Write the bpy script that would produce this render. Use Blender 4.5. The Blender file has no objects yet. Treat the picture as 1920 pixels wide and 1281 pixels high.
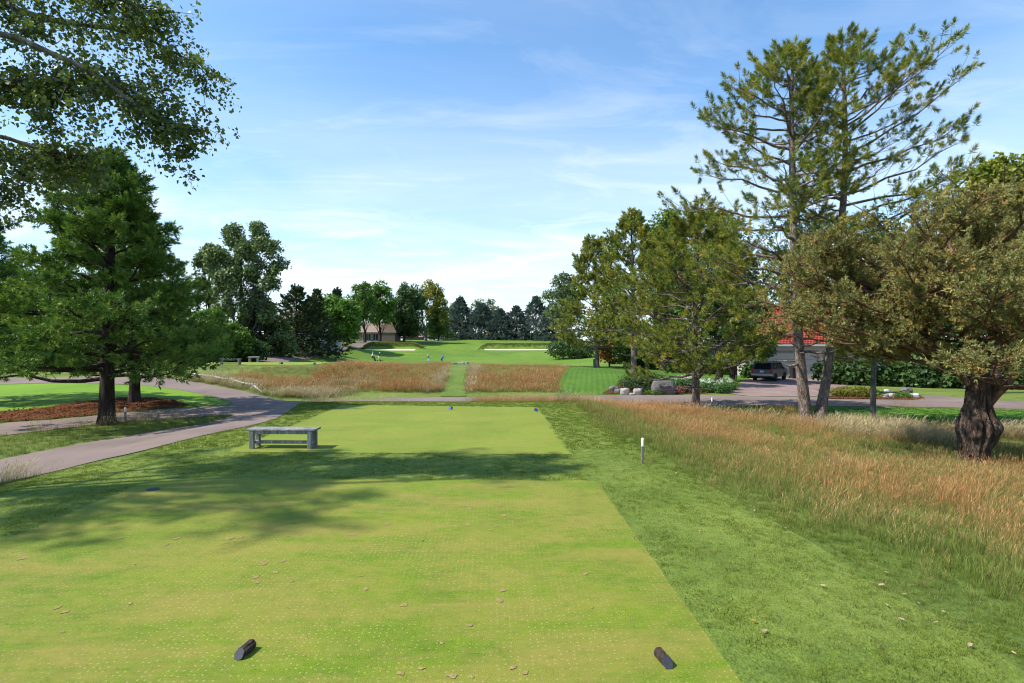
import bpy, math, random
import numpy as np
from mathutils import Vector, Matrix
from mathutils.geometry import delaunay_2d_cdt
R_ = math.radians
rng = np.random.default_rng(7)
random.seed(7)
scn = bpy.context.scene
COL = scn.collection

# ---------------------------------------------------------------- camera
F, CX, HY, CAMH = 1067.0, 960.0, 638.0, 2.6
cam_d = bpy.data.cameras.new('camera'); cam = bpy.data.objects.new('camera', cam_d); COL.objects.link(cam)
cam_d.sensor_width = 36; cam_d.lens = 36*F/1920; cam_d.shift_y = -2.5/1920
cam_d.clip_start = 0.05; cam_d.clip_end = 6000
cam.location = (0, 0, CAMH); cam.rotation_euler = (R_(90), 0, 0)
scn.camera = cam

# ---------------------------------------------------------------- light
SUN_EL, SUN_AZ = 48.0, 259.0           # azimuth clockwise from +Y
to_sun = Vector((math.sin(R_(SUN_AZ))*math.cos(R_(SUN_EL)), math.cos(R_(SUN_AZ))*math.cos(R_(SUN_EL)), math.sin(R_(SUN_EL))))
sun_d = bpy.data.lights.new('sun', 'SUN'); sun_d.energy = 4.5; sun_d.angle = R_(0.9); sun_d.color = (1.0, 0.95, 0.86)
sun = bpy.data.objects.new('sun', sun_d); COL.objects.link(sun)
sun.rotation_euler = (-to_sun).to_track_quat('-Z', 'Y').to_euler()
scn.view_settings.view_transform = 'Standard'; scn.view_settings.look = 'None'
scn.view_settings.exposure = 0.72; scn.view_settings.gamma = 1.0
scn.view_settings.use_curve_mapping = False
scn.cycles.use_denoising = True; scn.cycles.denoising_prefilter = 'ACCURATE'; scn.cycles.filter_width = 1.1; scn.cycles.use_adaptive_sampling = False
scn.cycles.max_bounces = 6; scn.cycles.transparent_max_bounces = 4
scn.cycles.diffuse_bounces = 3; scn.cycles.glossy_bounces = 2; scn.cycles.transmission_bounces = 3

def N(nt, t, **kw):
    n = nt.nodes.new('ShaderNode'+t)
    for k, v in kw.items():
        if k in n.inputs:
            if hasattr(v, 'is_output'): nt.links.new(v, n.inputs[k])
            else: n.inputs[k].default_value = v
        else: setattr(n, k, v)
    return n
def L(nt, a, b): nt.links.new(a, b)
def math_(nt, op, a, b=None, c=None, clamp=False):
    n = nt.nodes.new('ShaderNodeMath'); n.operation = op; n.use_clamp = clamp
    for i, v in enumerate((a, b, c)):
        if v is None: continue
        if hasattr(v, 'is_output'): nt.links.new(v, n.inputs[i])
        else: n.inputs[i].default_value = v
    return n.outputs[0]
def ramp(nt, fac, stops, interp='LINEAR'):
    n = nt.nodes.new('ShaderNodeValToRGB'); cr = n.color_ramp; cr.interpolation = interp
    while len(cr.elements) < len(stops): cr.elements.new(0.5)
    for e, (p, c) in zip(cr.elements, stops):
        e.position = p; e.color = (*c, 1) if len(c) == 3 else c
    nt.links.new(fac, n.inputs[0]); return n.outputs[0]
def mix(nt, fac, a, b, mode='MIX'):
    n = nt.nodes.new('ShaderNodeMix'); n.data_type = 'RGBA'; n.blend_type = mode
    for s, v in ((n.inputs[0], fac), (n.inputs[6], a), (n.inputs[7], b)):
        if hasattr(v, 'is_output'): nt.links.new(v, s)
        elif isinstance(v, (int, float)): s.default_value = v
        else: s.default_value = (*v, 1)
    return n.outputs[2]
def noise(nt, vec, scale, detail=3, rough=.55, dist=0, out=0):
    n = N(nt, 'TexNoise', Scale=scale, Detail=detail, Roughness=rough, Distortion=dist)
    if vec is not None: nt.links.new(vec, n.inputs['Vector'])
    return n.outputs[out]
def mapping(nt, vec, scale=(1,1,1), rot=(0,0,0), loc=(0,0,0)):
    n = N(nt, 'Mapping'); nt.links.new(vec, n.inputs[0])
    n.inputs['Scale'].default_value = scale; n.inputs['Rotation'].default_value = rot; n.inputs['Location'].default_value = loc
    return n.outputs[0]

world = bpy.data.worlds.new('World'); scn.world = world; world.use_nodes = True
nt = world.node_tree; nt.nodes.clear()
sky = N(nt, 'TexSky', sky_type='NISHITA', sun_disc=False, sun_elevation=R_(SUN_EL), sun_rotation=R_(SUN_AZ), altitude=250.0, air_density=1.0, dust_density=0.6, ozone_density=2.2)
tc = N(nt, 'TexCoord')
sep = N(nt, 'SeparateXYZ'); L(nt, tc.outputs['Generated'], sep.inputs[0])
zc = math_(nt, 'MAXIMUM', sep.outputs[2], 0.0)
den = math_(nt, 'ADD', zc, 0.10)
cx_ = math_(nt, 'DIVIDE', sep.outputs[0], den); cy_ = math_(nt, 'DIVIDE', sep.outputs[1], den)
cmb = N(nt, 'CombineXYZ'); L(nt, cx_, cmb.inputs[0]); L(nt, cy_, cmb.inputs[1])
v1 = mapping(nt, cmb.outputs[0], scale=(0.55, 1.0, 1), rot=(0, 0, R_(-24)), loc=(2.3, 0.4, 0))
n1 = noise(nt, v1, 0.9, 6, .58, 0.6)
v2 = mapping(nt, cmb.outputs[0], scale=(0.8, 1.7, 1), rot=(0, 0, R_(-42)), loc=(5.1, 1.7, 0))
n2 = noise(nt, v2, 1.6, 7, .62, 0.8)
wisps = ramp(nt, n2, [(0.50, (0,0,0)), (0.76, (1,1,1))])
veil = ramp(nt, n1, [(0.34, (0,0,0)), (0.72, (1,1,1))])
# thin cirrus gathers in the longer air path towards the horizon
low = ramp(nt, zc, [(0.0, (1,1,1)), (0.14, (.80,.80,.80)), (0.28, (.40,.40,.40)), (0.46, (.10,.10,.10)), (1.0, (.04,.04,.04))])
m1 = math_(nt, 'MULTIPLY', veil, 0.34)
m2 = math_(nt, 'MULTIPLY', wisps, 0.36)
ms = math_(nt, 'ADD', m1, m2)
ms2 = math_(nt, 'ADD', math_(nt, 'MULTIPLY', ms, math_(nt, 'ADD', low, 0.30)), math_(nt, 'MULTIPLY', low, 0.55), clamp=True)
skyc = mix(nt, 1.0, sky.outputs[0], (0.43, 0.83, 1.04), 'MULTIPLY')
skc = mix(nt, ms2, skyc, (4.9, 5.15, 5.35))
bg = N(nt, 'Background', Strength=0.15); L(nt, skc, bg.inputs[0])
wo = N(nt, 'OutputWorld'); L(nt, bg.outputs[0], wo.inputs[0])

# ---------------------------------------------------------------- terrain
def Pz(px, py, Y): return ((px-CX)*Y/F, Y, CAMH-(py-HY)*Y/F)
def XYat(px, Y): return ((px-CX)*Y/F, Y)
ctrl = []
for X in (-8, -4, 0, 2.4):
    for Y in (-4, 2, 8, 14, 19, 23): ctrl.append((X, Y, 0.0))
ctrl += [(2.9, 12.5, -.08), (4.2, 4.6, -.15), (12.1, 14.8, -.60), (12, 5, -.5), (20, 10, -.8), (25, 20, -.95), (6, 10, -.25), (6, 20, -.48),
         (11.7, 22.1, -.70), (5, 26, -.72), (-4, 27, -.6), (-8, 27, -.7), (20, 26, -.95), (12, -3, -.4), (30, 0, -.8), (-11, 3, -.3), (-11, 12, -.33),
         (-12, 18, -.42), (-10.5, 22, -.55), (-18, 20, -.5), (-15, 21, -.49), (-20, 10, -.4), (-30, 20, -.5), (-30, 0, -.4), (-12, -4, -.3), (-50, 10, -.4), (60, 10, -1.2)]
for X in (-5, 0, 5, 12, 20, 28, 38):
    ctrl += [(X, 30.3, -.9), (X, 35.6, -.9)]
ctrl += [Pz(560, 757, 30), Pz(540, 747, 33), Pz(640, 742, 35.5), Pz(330, 716, 38.5), Pz(490, 739, 33.5), Pz(363, 711, 39.5), Pz(440, 762, 28.5), Pz(252, 757, 27.5),
         Pz(100, 742, 32), Pz(0, 717, 45), Pz(430, 685.5, 44), Pz(480, 686, 45), Pz(590, 687, 45), Pz(540, 680.5, 51), Pz(610, 681, 51), Pz(870, 684, 60), Pz(760, 685, 58), Pz(680, 685, 56),
         Pz(1040, 687, 60), Pz(960, 686, 60), Pz(1110, 691, 60), Pz(1190, 705, 46), Pz(1243, 739, 36.6), Pz(1440, 712, 53), Pz(1600, 712, 56), Pz(1350, 714, 50),
         (45, 55, -1.2), (70, 50, -1.3), (20, 75, -.8), (40, 85, -1.0), (-55, 40, -.4), (-45, 60, -.1), (-42, 75, .5)]
for X in (-24, -12, 0, 10):
    ctrl += [(X, 72, -.7), (X, 80, -1.25), (X, 100, -1.72), (X, 117, -1.62), (X, 130, -.95), (X, 150, .02), (X, 168, 1.15), (X, 186, 2.2), (X, 205, 2.55), (X, 240, 2.3)]
ctrl += [Pz(540, 669, 75), (-34, 98, .95), (-27, 95, -1.0), (-36.5, 120, 1.25), (-29, 117, -1.62), (-29, 127, -.6), (-29, 134, .1), (-39, 150, 1.9), (-41, 180, 2.5), (-50, 100, 1.2), (-50, 150, 2.3), (-80, 120, 1.5), (-80, 180, 2.4),
         (24, 110, -.3), (24, 150, .1), (28, 185, 1.6), (60, 120, -.6), (60, 180, 1.0), (100, 100, -.8), (100, 200, 1.2), (-100, 60, 0), (-100, 240, 2.2), (0, 300, 2), (120, 300, 1.6), (-120, 300, 2)]
CT = np.array(ctrl, float)
def _k(r2): return np.where(r2 > 1e-9, .5*r2*np.log(np.maximum(r2, 1e-9)), 0)
_d2 = ((CT[:, None, :2]-CT[None, :, :2])**2).sum(-1)
n_ = len(CT); A = np.zeros((n_+3, n_+3)); A[:n_, :n_] = _k(_d2) + np.eye(n_)*0.4
A[:n_, n_] = 1; A[:n_, n_+1:] = CT[:, :2]; A[n_, :n_] = 1; A[n_+1:, :n_] = CT[:, :2].T
W = np.linalg.solve(A, np.concatenate([CT[:, 2], np.zeros(3)]))
def sst(a, b, x):
    t = np.clip((x-a)/(b-a), 0, 1); return t*t*(3-2*t)
# bunkers: (center X, front Y, half width, face height)
BUNK = [(-31.6+.5, 146.0, 8.6, 1.55), (2.3, 150.0, 10.6, 1.5)]
BUNK[0] = ((733-CX)*136/F, 134.0, 6.3, 1.5)
BUNK[1] = ((976-CX)*151/F, 150.0, 10.0, 1.45)
def H(x, y):
    x = np.asarray(x, float); y = np.asarray(y, float); sh = x.shape
    xf, yf = x.ravel(), y.ravel(); out = np.empty(xf.shape)
    for i in range(0, len(xf), 20000):
        xx, yy = xf[i:i+20000], yf[i:i+20000]
        d2 = (xx[:, None]-CT[None, :, 0])**2 + (yy[:, None]-CT[None, :, 1])**2
        out[i:i+20000] = _k(d2)@W[:n_] + W[n_] + W[n_+1]*xx + W[n_+2]*yy
    # level tee plateau
    dx = np.maximum(np.maximum(-8.0-xf, xf-2.3), 0); dy = np.maximum(yf-23.4, 0)
    w = 1-sst(0, 2.6, np.hypot(dx, dy)); out = out*(1-w)
    # mound of the forward tee on the left
    tx, ty = -21.0, 47.0
    dd = np.maximum(np.abs(xf-tx)-5.5, 0)**2 + np.maximum(np.abs(yf-ty)-3.2, 0)**2
    w = 1-sst(0, 4.0, np.sqrt(dd)); out = out*(1-w) + .64*w
    for bx, by, hw, fh in BUNK:
        zc = CAMH-(657.5-HY)*by/F
        w = (1-sst(hw+1, hw+8, np.abs(xf-bx)))*np.exp(-((yf-by-2)/7.0)**2); out = out*(1-w)+w*(zc+.03*(yf-by))
        side = 1-sst(hw-1.5, hw+2.5, np.abs(xf-bx))
        pit = sst(by-.6, by, yf)*(1-sst(by+3.0, by+4.2, yf))
        face = sst(by+3.2, by+4.6, yf)*(1-sst(by+6, by+22, yf))
        out = out + side*(fh*face + .06*np.clip(yf-by, 0, 3.2)*pit)
    gm = np.exp(-(((xf+13.5)/7)**2 + ((yf-188)/6)**2)); out = out + .55*gm
    rad = np.hypot(xf, yf-90)
    w = sst(190, 330, rad); out = out*(1-w) + 1.6*w
    return out.reshape(sh)
def h1(x, y): return float(H(np.array([x]), np.array([y]))[0])
_ts = np.concatenate([np.arange(3, 60, .1), np.arange(60, 260, .3)])
def G(px, py):
    xs = (px-CX)/F*_ts; zs = CAMH-(py-HY)/F*_ts
    d = zs-H(xs, _ts); i = np.argmax(d < 0)
    if d[i] >= 0: i = len(_ts)-1
    a = d[i-1]/(d[i-1]-d[i]+1e-12) if i > 0 else 0
    t = _ts[i-1]*(1-a)+_ts[i]*a
    return ((px-CX)/F*t, t)
def G3(px, py):
    x, y = G(px, py); return (x, y, h1(x, y))

# ---------------------------------------------------------------- helpers
def link(o, parent=None):
    COL.objects.link(o)
    if parent is not None: o.parent = parent
    return o
def tag(o, label=None, cat=None, group=None, kind=None):
    if label: o['label'] = label
    if cat: o['category'] = cat
    if group: o['group'] = group
    if kind: o['kind'] = kind
    return o
def empty(name, loc, label, cat, group=None, rz=0):
    o = bpy.data.objects.new(name, None); o.empty_display_size = .2; link(o)
    o.location = loc; o.rotation_euler = (0, 0, rz); tag(o, label, cat, group); return o
def mesh_np(name, v, faces, mats, attrs=None, smooth=False, midx=None):
    """v (N,3); faces: (M,3) or (M,4) int array, or a list of arrays of those."""
    me = bpy.data.meshes.new(name); v = np.asarray(v, np.float32)
    fl = faces if isinstance(faces, list) else [faces]
    fl = [np.asarray(f, np.int32) for f in fl if len(f)]
    loops = np.concatenate([f.ravel() for f in fl]); tot = np.concatenate([np.full(len(f), f.shape[1], np.int32) for f in fl])
    start = np.concatenate([[0], np.cumsum(tot)[:-1]]).astype(np.int32)
    me.vertices.add(len(v)); me.vertices.foreach_set('co', v.ravel())
    me.loops.add(len(loops)); me.loops.foreach_set('vertex_index', loops)
    me.polygons.add(len(tot)); me.polygons.foreach_set('loop_start', start); me.polygons.foreach_set('loop_total', tot)
    if smooth: me.polygons.foreach_set('use_smooth', np.ones(len(tot), bool))
    if midx is not None: me.polygons.foreach_set('material_index', np.asarray(midx, np.int32))
    for k, a in (attrs or {}).items():
        a = np.asarray(a, np.float32); at = me.attributes.new(k, 'FLOAT', 'POINT'); at.data.foreach_set('value', a)
    me.update(calc_edges=True)
    for m in (mats if isinstance(mats, (list, tuple)) else [mats]): me.materials.append(m)
    return me
def obj(name, me, parent=None, loc=None):
    o = bpy.data.objects.new(name, me); link(o, parent)
    if loc is not None: o.location = loc
    return o
class MB:
    """collects shapes for one mesh object"""
    def __init__(s): s.v = []; s.f = []
    def add(s, v, f):
        b = len(s.v); s.v += [tuple(p) for p in v]; s.f += [tuple(i+b for i in q) for q in f]; return s
    def box(s, c, d, rz=0, bev=0.0, rx=0, ry=0):
        x, y, z = d[0]/2, d[1]/2, d[2]/2; b = min(bev, x*.9, y*.9, z*.9)
        M = Matrix.Rotation(rz, 3, 'Z') @ Matrix.Rotation(ry, 3, 'Y') @ Matrix.Rotation(rx, 3, 'X')
        if b <= 0:
            vs = [(sx*x, sy*y, sz*z) for sz in (-1, 1) for sy in (-1, 1) for sx in (-1, 1)]
            fs = [(0,2,3,1), (4,5,7,6), (0,1,5,4), (2,6,7,3), (0,4,6,2), (1,3,7,5)]
        else:
            prof = [(-x+b, -y), (x-b, -y), (x, -y+b), (x, y-b), (x-b, y), (-x+b, y), (-x, y-b), (-x, -y+b)]
            def inset(k): return [(px*(1-k/x if x else 1), py*(1-k/y if y else 1)) for px, py in prof]
            rings = [(inset(b), -z), (prof, -z+b), (prof, z-b), (inset(b), z)]
            vs = [(px, py, zz) for pr, zz in rings for px, py in pr]; fs = []
            for r in range(3):
                for i in range(8): fs.append((r*8+i, r*8+(i+1) % 8, (r+1)*8+(i+1) % 8, (r+1)*8+i))
            fs += [tuple(range(7, -1, -1)), tuple(range(24, 32))]
        s.add([M @ Vector(p) + Vector(c) for p in vs], fs); return s
    def tube(s, pts, rad, n=8, cap=True):
        pts = [Vector(p) for p in pts]; k = len(pts)
        if not hasattr(rad, '__len__'): rad = [rad]*k
        vs = []; prev = None
        for i, p in enumerate(pts):
            d = (pts[min(i+1, k-1)]-pts[max(i-1, 0)]).normalized()
            if prev is None:
                a = Vector((0, 0, 1)) if abs(d.z) < .9 else Vector((1, 0, 0)); u = d.cross(a).normalized()
            else: u = (prev - d*prev.dot(d)).normalized()
            prev = u; w = d.cross(u)
            for j in range(n):
                t = 2*math.pi*j/n; vs.append(p+(u*math.cos(t)+w*math.sin(t))*rad[i])
        fs = [(i*n+j, i*n+(j+1) % n, (i+1)*n+(j+1) % n, (i+1)*n+j) for i in range(k-1) for j in range(n)]
        if cap: fs += [tuple(range(n-1, -1, -1)), tuple(range((k-1)*n, k*n))]
        s.add(vs, fs); return s
    def lathe(s, prof, n=16, c=(0, 0, 0), sc=(1, 1)):
        vs = [(c[0]+r*math.cos(2*math.pi*j/n)*sc[0], c[1]+r*math.sin(2*math.pi*j/n)*sc[1], c[2]+z) for r, z in prof for j in range(n)]
        fs = [(i*n+j, i*n+(j+1) % n, (i+1)*n+(j+1) % n, (i+1)*n+j) for i in range(len(prof)-1) for j in range(n)]
        fs += [tuple(range(n-1, -1, -1)), tuple(range((len(prof)-1)*n, len(prof)*n))]
        s.add(vs, fs); return s
    def build(s, name, mat, parent=None, loc=None, smooth=False):
        me = bpy.data.meshes.new(name); me.from_pydata(s.v, [], s.f); me.update()
        me.materials.append(mat)
        if smooth: me.polygons.foreach_set('use_smooth', np.ones(len(me.polygons), bool))
        return obj(name, me, parent, loc)
def copy_tree(o, parent=None):
    c = o.copy(); COL.objects.link(c); c.parent = parent
    for ch in [q for q in bpy.data.objects if q.parent == o]: copy_tree(ch, c)
    return c

def inpoly(x, y, poly):
    p = np.asarray(poly, float); ins = np.zeros(np.shape(x), bool); j = len(p)-1
    for i in range(len(p)):
        xi, yi = p[i]; xj, yj = p[j]
        if yi != yj:
            c = ((yi > y) != (yj > y)) & (x < (xj-xi)*(y-yi)/(yj-yi)+xi); ins ^= c
        j = i
    return ins
def densify(poly, step, wob=0.0, seed=1):
    r = np.random.default_rng(seed); out = []
    for i in range(len(poly)):
        a = np.array(poly[i]); b = np.array(poly[(i+1) % len(poly)]); d = np.linalg.norm(b-a); n = max(1, int(d/step))
        for k in range(n):
            p = a+(b-a)*k/n
            if wob and 0 < k: p = p + r.normal(0, wob, 2)
            out.append(p)
    return np.array(out)
def smooth_poly(poly, it=2):
    p = np.array(poly, float)
    for _ in range(it):
        q = np.roll(p, -1, 0); p = np.stack([p*.75+q*.25, p*.25+q*.75], 1).reshape(-1, 2)
    return p
def sheet(name, poly, mat, off, step=.5, wob=0.0, kind='structure', seed=1, skirt=0.0):
    b = densify(poly, step, wob, seed)
    lo, hi = b.min(0), b.max(0)
    gx, gy = np.meshgrid(np.arange(lo[0], hi[0], step), np.arange(lo[1], hi[1], step)); gx, gy = gx.ravel(), gy.ravel()
    k = inpoly(gx, gy, b); gx, gy = gx[k], gy[k]
    # keep interior points away from the border
    if len(gx):
        dm = np.full(len(gx), 9.)
        for i in range(0, len(b)): dm = np.minimum(dm, (gx-b[i, 0])**2+(gy-b[i, 1])**2)
        k = dm > (step*.45)**2; gx, gy = gx[k], gy[k]
    pts = np.concatenate([b, np.stack([gx, gy], 1)]) if len(gx) else b
    nb = len(b)
    r = delaunay_2d_cdt([Vector(p) for p in pts], [(i, (i+1) % nb) for i in range(nb)], [list(range(nb))], 1, 1e-5)
    v2 = np.array([tuple(p) for p in r[0]]); fs = [f for f in r[2]]
    z = H(v2[:, 0], v2[:, 1]) + off
    fs = np.array([f for f in fs if len(f) == 3])
    a, b_, c = v2[fs[:, 0]], v2[fs[:, 1]], v2[fs[:, 2]]
    fl = (b_[:, 0]-a[:, 0])*(c[:, 1]-a[:, 1])-(b_[:, 1]-a[:, 1])*(c[:, 0]-a[:, 0]) < 0
    fs[fl] = fs[fl][:, ::-1]
    v = np.column_stack([v2, z])
    o = obj(name, mesh_np(name, v, fs, mat, smooth=True)); tag(o, kind=kind); return o

# ---------------------------------------------------------------- materials
def new_mat(name, rough=.9, spec=.25):
    m = bpy.data.materials.new(name); m.use_nodes = True; nt = m.node_tree
    b = nt.nodes['Principled BSDF']; b.inputs['Roughness'].default_value = rough; b.inputs['Specular IOR Level'].default_value = spec
    return m, nt, b
def pos(nt): return N(nt, 'NewGeometry').outputs['Position']
def bump(nt, b, height, strength=.5, dist=.02):
    n = N(nt, 'Bump', Strength=strength, Distance=dist); L(nt, height, n.inputs['Height']); L(nt, n.outputs[0], b.inputs['Normal'])
def simple(name, col, rough=.7, var=.18, scale=8, bmp=0.0, spec=.3, metal=0.0, coords='obj'):
    m, nt, b = new_mat(name, rough, spec); b.inputs['Metallic'].default_value = metal
    v = N(nt, 'TexCoord').outputs['Object'] if coords == 'obj' else pos(nt)
    f = noise(nt, v, scale, 5, .6)
    c = ramp(nt, f, [(.3, tuple(x*(1-var) for x in col)), (.7, tuple(min(1, x*(1+var)) for x in col))])
    L(nt, c, b.inputs['Base Color'])
    if bmp: bump(nt, b, noise(nt, v, scale*4, 4), .6, bmp)
    return m
def turf(name, cols, s1=.35, s2=6, fine=70, fcon=.35, bmp=.012, stripes=None, extra=None):
    """mown grass: patches, mottling, fine blade grain"""
    m, nt, b = new_mat(name, .85, .2); p = pos(nt)
    a = noise(nt, p, s1, 4, .6, .5); c = noise(nt, p, s2, 4, .6)
    f = math_(nt, 'ADD', math_(nt, 'MULTIPLY', a, .62), math_(nt, 'MULTIPLY', c, .38))
    if stripes:
        ang, per, amt = stripes
        w = N(nt, 'TexWave', Scale=1/per, Distortion=1.2, Detail=2.0); w.wave_profile = 'SIN'; w.inputs['Detail Scale'].default_value = .6
        L(nt, mapping(nt, p, rot=(0, 0, ang)), w.inputs[0])
        f = math_(nt, 'ADD', f, math_(nt, 'MULTIPLY', math_(nt, 'SUBTRACT', w.outputs['Fac'], .5), amt))
    n = len(cols); col = ramp(nt, f, [(.34+.32*i/(n-1), c_) for i, c_ in enumerate(cols)])
    g = noise(nt, mapping(nt, p, scale=(1, .55, 1)), fine, 3, .7)
    g2 = ramp(nt, g, [(.3, (1-fcon,)*3), (.7, (1+fcon,)*3)])
    col = mix(nt, 1.0, col, g2, 'MULTIPLY')
    if extra: col = extra(nt, p, col)
    L(nt, col, b.inputs['Base Color'])
    if bmp: bump(nt, b, g, .8, bmp)
    return m
def blade_mat(name, stops_lo, stops_hi, pscale=.5, trans=.35, hmid=.5, rough=.6):
    """grass blades: stops by height 'h', two palettes blended over patches of ground"""
    m = bpy.data.materials.new(name); m.use_nodes = True; nt = m.node_tree; nt.nodes.clear()
    h = N(nt, 'Attribute', attribute_name='h').outputs['Fac']
    p = pos(nt); a = noise(nt, mapping(nt, p, scale=(1, 1, .1)), pscale, 6, .68, .6)
    rnd = N(nt, 'ObjectInfo').outputs['Random']
    f = math_(nt, 'ADD', math_(nt, 'MULTIPLY', math_(nt, 'SUBTRACT', a, .5), 2.4), math_(nt, 'MULTIPLY', rnd, .9)); f = math_(nt, 'ADD', f, .05, clamp=True)
    c = mix(nt, f, ramp(nt, h, stops_lo), ramp(nt, h, stops_hi))
    br = ramp(nt, math_(nt, 'FRACT', math_(nt, 'MULTIPLY', rnd, 7.31)), [(0, (.72,)*3), (1, (1.25,)*3)])
    c = mix(nt, 1.0, c, br, 'MULTIPLY')
    d = N(nt, 'BsdfDiffuse'); t = N(nt, 'BsdfTranslucent'); L(nt, c, d.inputs[0]); L(nt, c, t.inputs[0])
    ms = N(nt, 'MixShader'); ms.inputs[0].default_value = trans; L(nt, d.outputs[0], ms.inputs[1]); L(nt, t.outputs[0], ms.inputs[2])
    o = N(nt, 'OutputMaterial'); L(nt, ms.outputs[0], o.inputs[0]); return m
def leaf_mat(name, cols, trans=.3, gloss=.08, pscale=.6, nw=.5):
    gloss *= .35; cols = [tuple(min(.9, c*1.25) for c in q) for q in cols]
    """foliage: colour varies leaf to leaf (attribute rnd) and clump to clump"""
    m = bpy.data.materials.new(name); m.use_nodes = True; nt = m.node_tree; nt.nodes.clear()
    r = N(nt, 'Attribute', attribute_name='rnd').outputs['Fac']
    a = noise(nt, pos(nt), pscale, 3, .6)
    f = math_(nt, 'ADD', math_(nt, 'MULTIPLY', r, 1-nw), math_(nt, 'MULTIPLY', ramp(nt, a, [(.3, (0,)*3), (.7, (1,)*3)]), nw))
    n = len(cols); c = ramp(nt, f, [(i/(n-1), q) for i, q in enumerate(cols)])
    d = N(nt, 'BsdfDiffuse'); t = N(nt, 'BsdfTranslucent'); g = N(nt, 'BsdfGlossy', Roughness=.45)
    L(nt, c, d.inputs[0]); L(nt, mix(nt, 1.0, c, (1.15, 1.15, .6), 'MULTIPLY'), t.inputs[0]); g.inputs[0].default_value = (.8, .85, .9, 1)
    ms = N(nt, 'MixShader'); ms.inputs[0].default_value = trans; L(nt, d.outputs[0], ms.inputs[1]); L(nt, t.outputs[0], ms.inputs[2])
    m2 = N(nt, 'MixShader'); m2.inputs[0].default_value = gloss; L(nt, ms.outputs[0], m2.inputs[1]); L(nt, g.outputs[0], m2.inputs[2])
    o = N(nt, 'OutputMaterial'); L(nt, m2.outputs[0], o.inputs[0]); return m
def bark_mat(name, c1, c2, c3, sc=6, stretch=.25, bmp=.03):
    m, nt, b = new_mat(name, .95, .1); v = N(nt, 'TexCoord').outputs['Object']
    mv = mapping(nt, v, scale=(1, 1, stretch))
    vo = N(nt, 'TexVoronoi', Scale=sc*2.2); vo.feature = 'F1'; vo.distance = 'EUCLIDEAN'
    L(nt, mix(nt, .25, mv, noise(nt, mv, sc, 4, .6, 0, 1)), vo.inputs['Vector'])
    f = noise(nt, mv, sc, 6, .65, .6)
    col = ramp(nt, f, [(.28, c1), (.5, c2), (.72, c3)])
    col = mix(nt, .8, col, ramp(nt, vo.outputs['Distance'], [(.15, (1.15,)*3), (.6, (.5,)*3)]), 'MULTIPLY')
    L(nt, col, b.inputs['Base Color']); bump(nt, b, math_(nt, 'SUBTRACT', f, vo.outputs['Distance']), .9, bmp); return m

M = {}
M['ground'] = turf('rough_turf', [(.070, .110, .016), (.105, .150, .024), (.145, .185, .034), (.19, .205, .055)], .22, 2.2, 40, .5, .03)
M['fescue_soil'] = turf('fescue_soil', [(.050, .075, .018), (.085, .10, .028), (.14, .12, .05)], .3, 3, 30, .5, .04)
M['fringe'] = turf('fringe_turf', [(.085, .130, .018), (.135, .185, .028), (.195, .235, .044)], .4, 5, 60, .5, .02)
M['lawn'] = turf('mown_lawn', [(.045, .105, .010), (.068, .145, .013), (.095, .18, .018)], .2, 3, 60, .3, .01, stripes=(R_(8), 1.3, .12))
M['lawn_far'] = turf('bright_lawn', [(.085, .185, .008), (.125, .235, .010), (.16, .265, .015)], .2, 3, 60, .3, .01)
M['fairway'] = turf('fairway_turf', [(.070, .135, .012), (.105, .180, .015), (.145, .220, .022)], .06, .5, 12, .22, .0, stripes=(R_(82), 5.5, .20))
M['strip'] = turf('mown_strip', [(.075, .125, .016), (.11, .165, .022), (.15, .19, .035)], .5, 3, 30, .4, .02)
def tee_extra(nt, p, col, amt=.70):
    q = mapping(nt, p, rot=(0, 0, R_(-1.7)))
    # tan thatch in streaks across the mowing direction
    t = noise(nt, mapping(nt, q, scale=(.55, 1.9, 1)), .9, 5, .62, .5)
    t2 = noise(nt, mapping(nt, q, scale=(1, 2.2, 1)), 5, 4, .65)
    tf = math_(nt, 'ADD', math_(nt, 'MULTIPLY', t, .65), math_(nt, 'MULTIPLY', t2, .35))
    tm = ramp(nt, tf, [(.40, (0,)*3), (.62, (1,)*3)])
    col = mix(nt, math_(nt, 'MULTIPLY', tm, amt), col, (.265, .205, .048))
    # aeration cores: punched rows with sand in them
    vo = N(nt, 'TexVoronoi', Scale=17.5, Randomness=.5); vo.feature = 'F1'; vo.voronoi_dimensions = '2D'
    L(nt, mapping(nt, q, scale=(1, .86, 1)), vo.inputs['Vector'])
    keep = ramp(nt, noise(nt, q, .55, 3, .6), [(.36, (.15,)*3), (.55, (1,)*3)])
    kk = math_(nt, 'MULTIPLY', ramp(nt, vo.outputs['Distance'], [(.10, (1,)*3), (.19, (0,)*3)]), keep)
    rv = N(nt, 'SeparateColor'); L(nt, vo.outputs['Color'], rv.inputs[0])
    kk = math_(nt, 'MULTIPLY', kk, ramp(nt, rv.outputs[0], [(.25, (0,)*3), (.5, (1,)*3)]))
    return mix(nt, math_(nt, 'MULTIPLY', kk, .55), col, (.38, .34, .14))
M['tee'] = turf('tee_turf', [(.080, .140, .008), (.120, .182, .010), (.165, .215, .014)], .5, 5, 110, .38, .006, extra=tee_extra)
M['tee2'] = turf('tee_turf_further', [(.110, .175, .012), (.145, .205, .016), (.185, .235, .024)], .5, 5, 90, .3, .006, extra=lambda nt, p, c: tee_extra(nt, p, c, .40))
M['tee_far'] = turf('tee_turf_far', [(.15, .205, .022), (.19, .24, .03), (.23, .265, .045)], .5, 3, 40, .2, .0)
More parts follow.
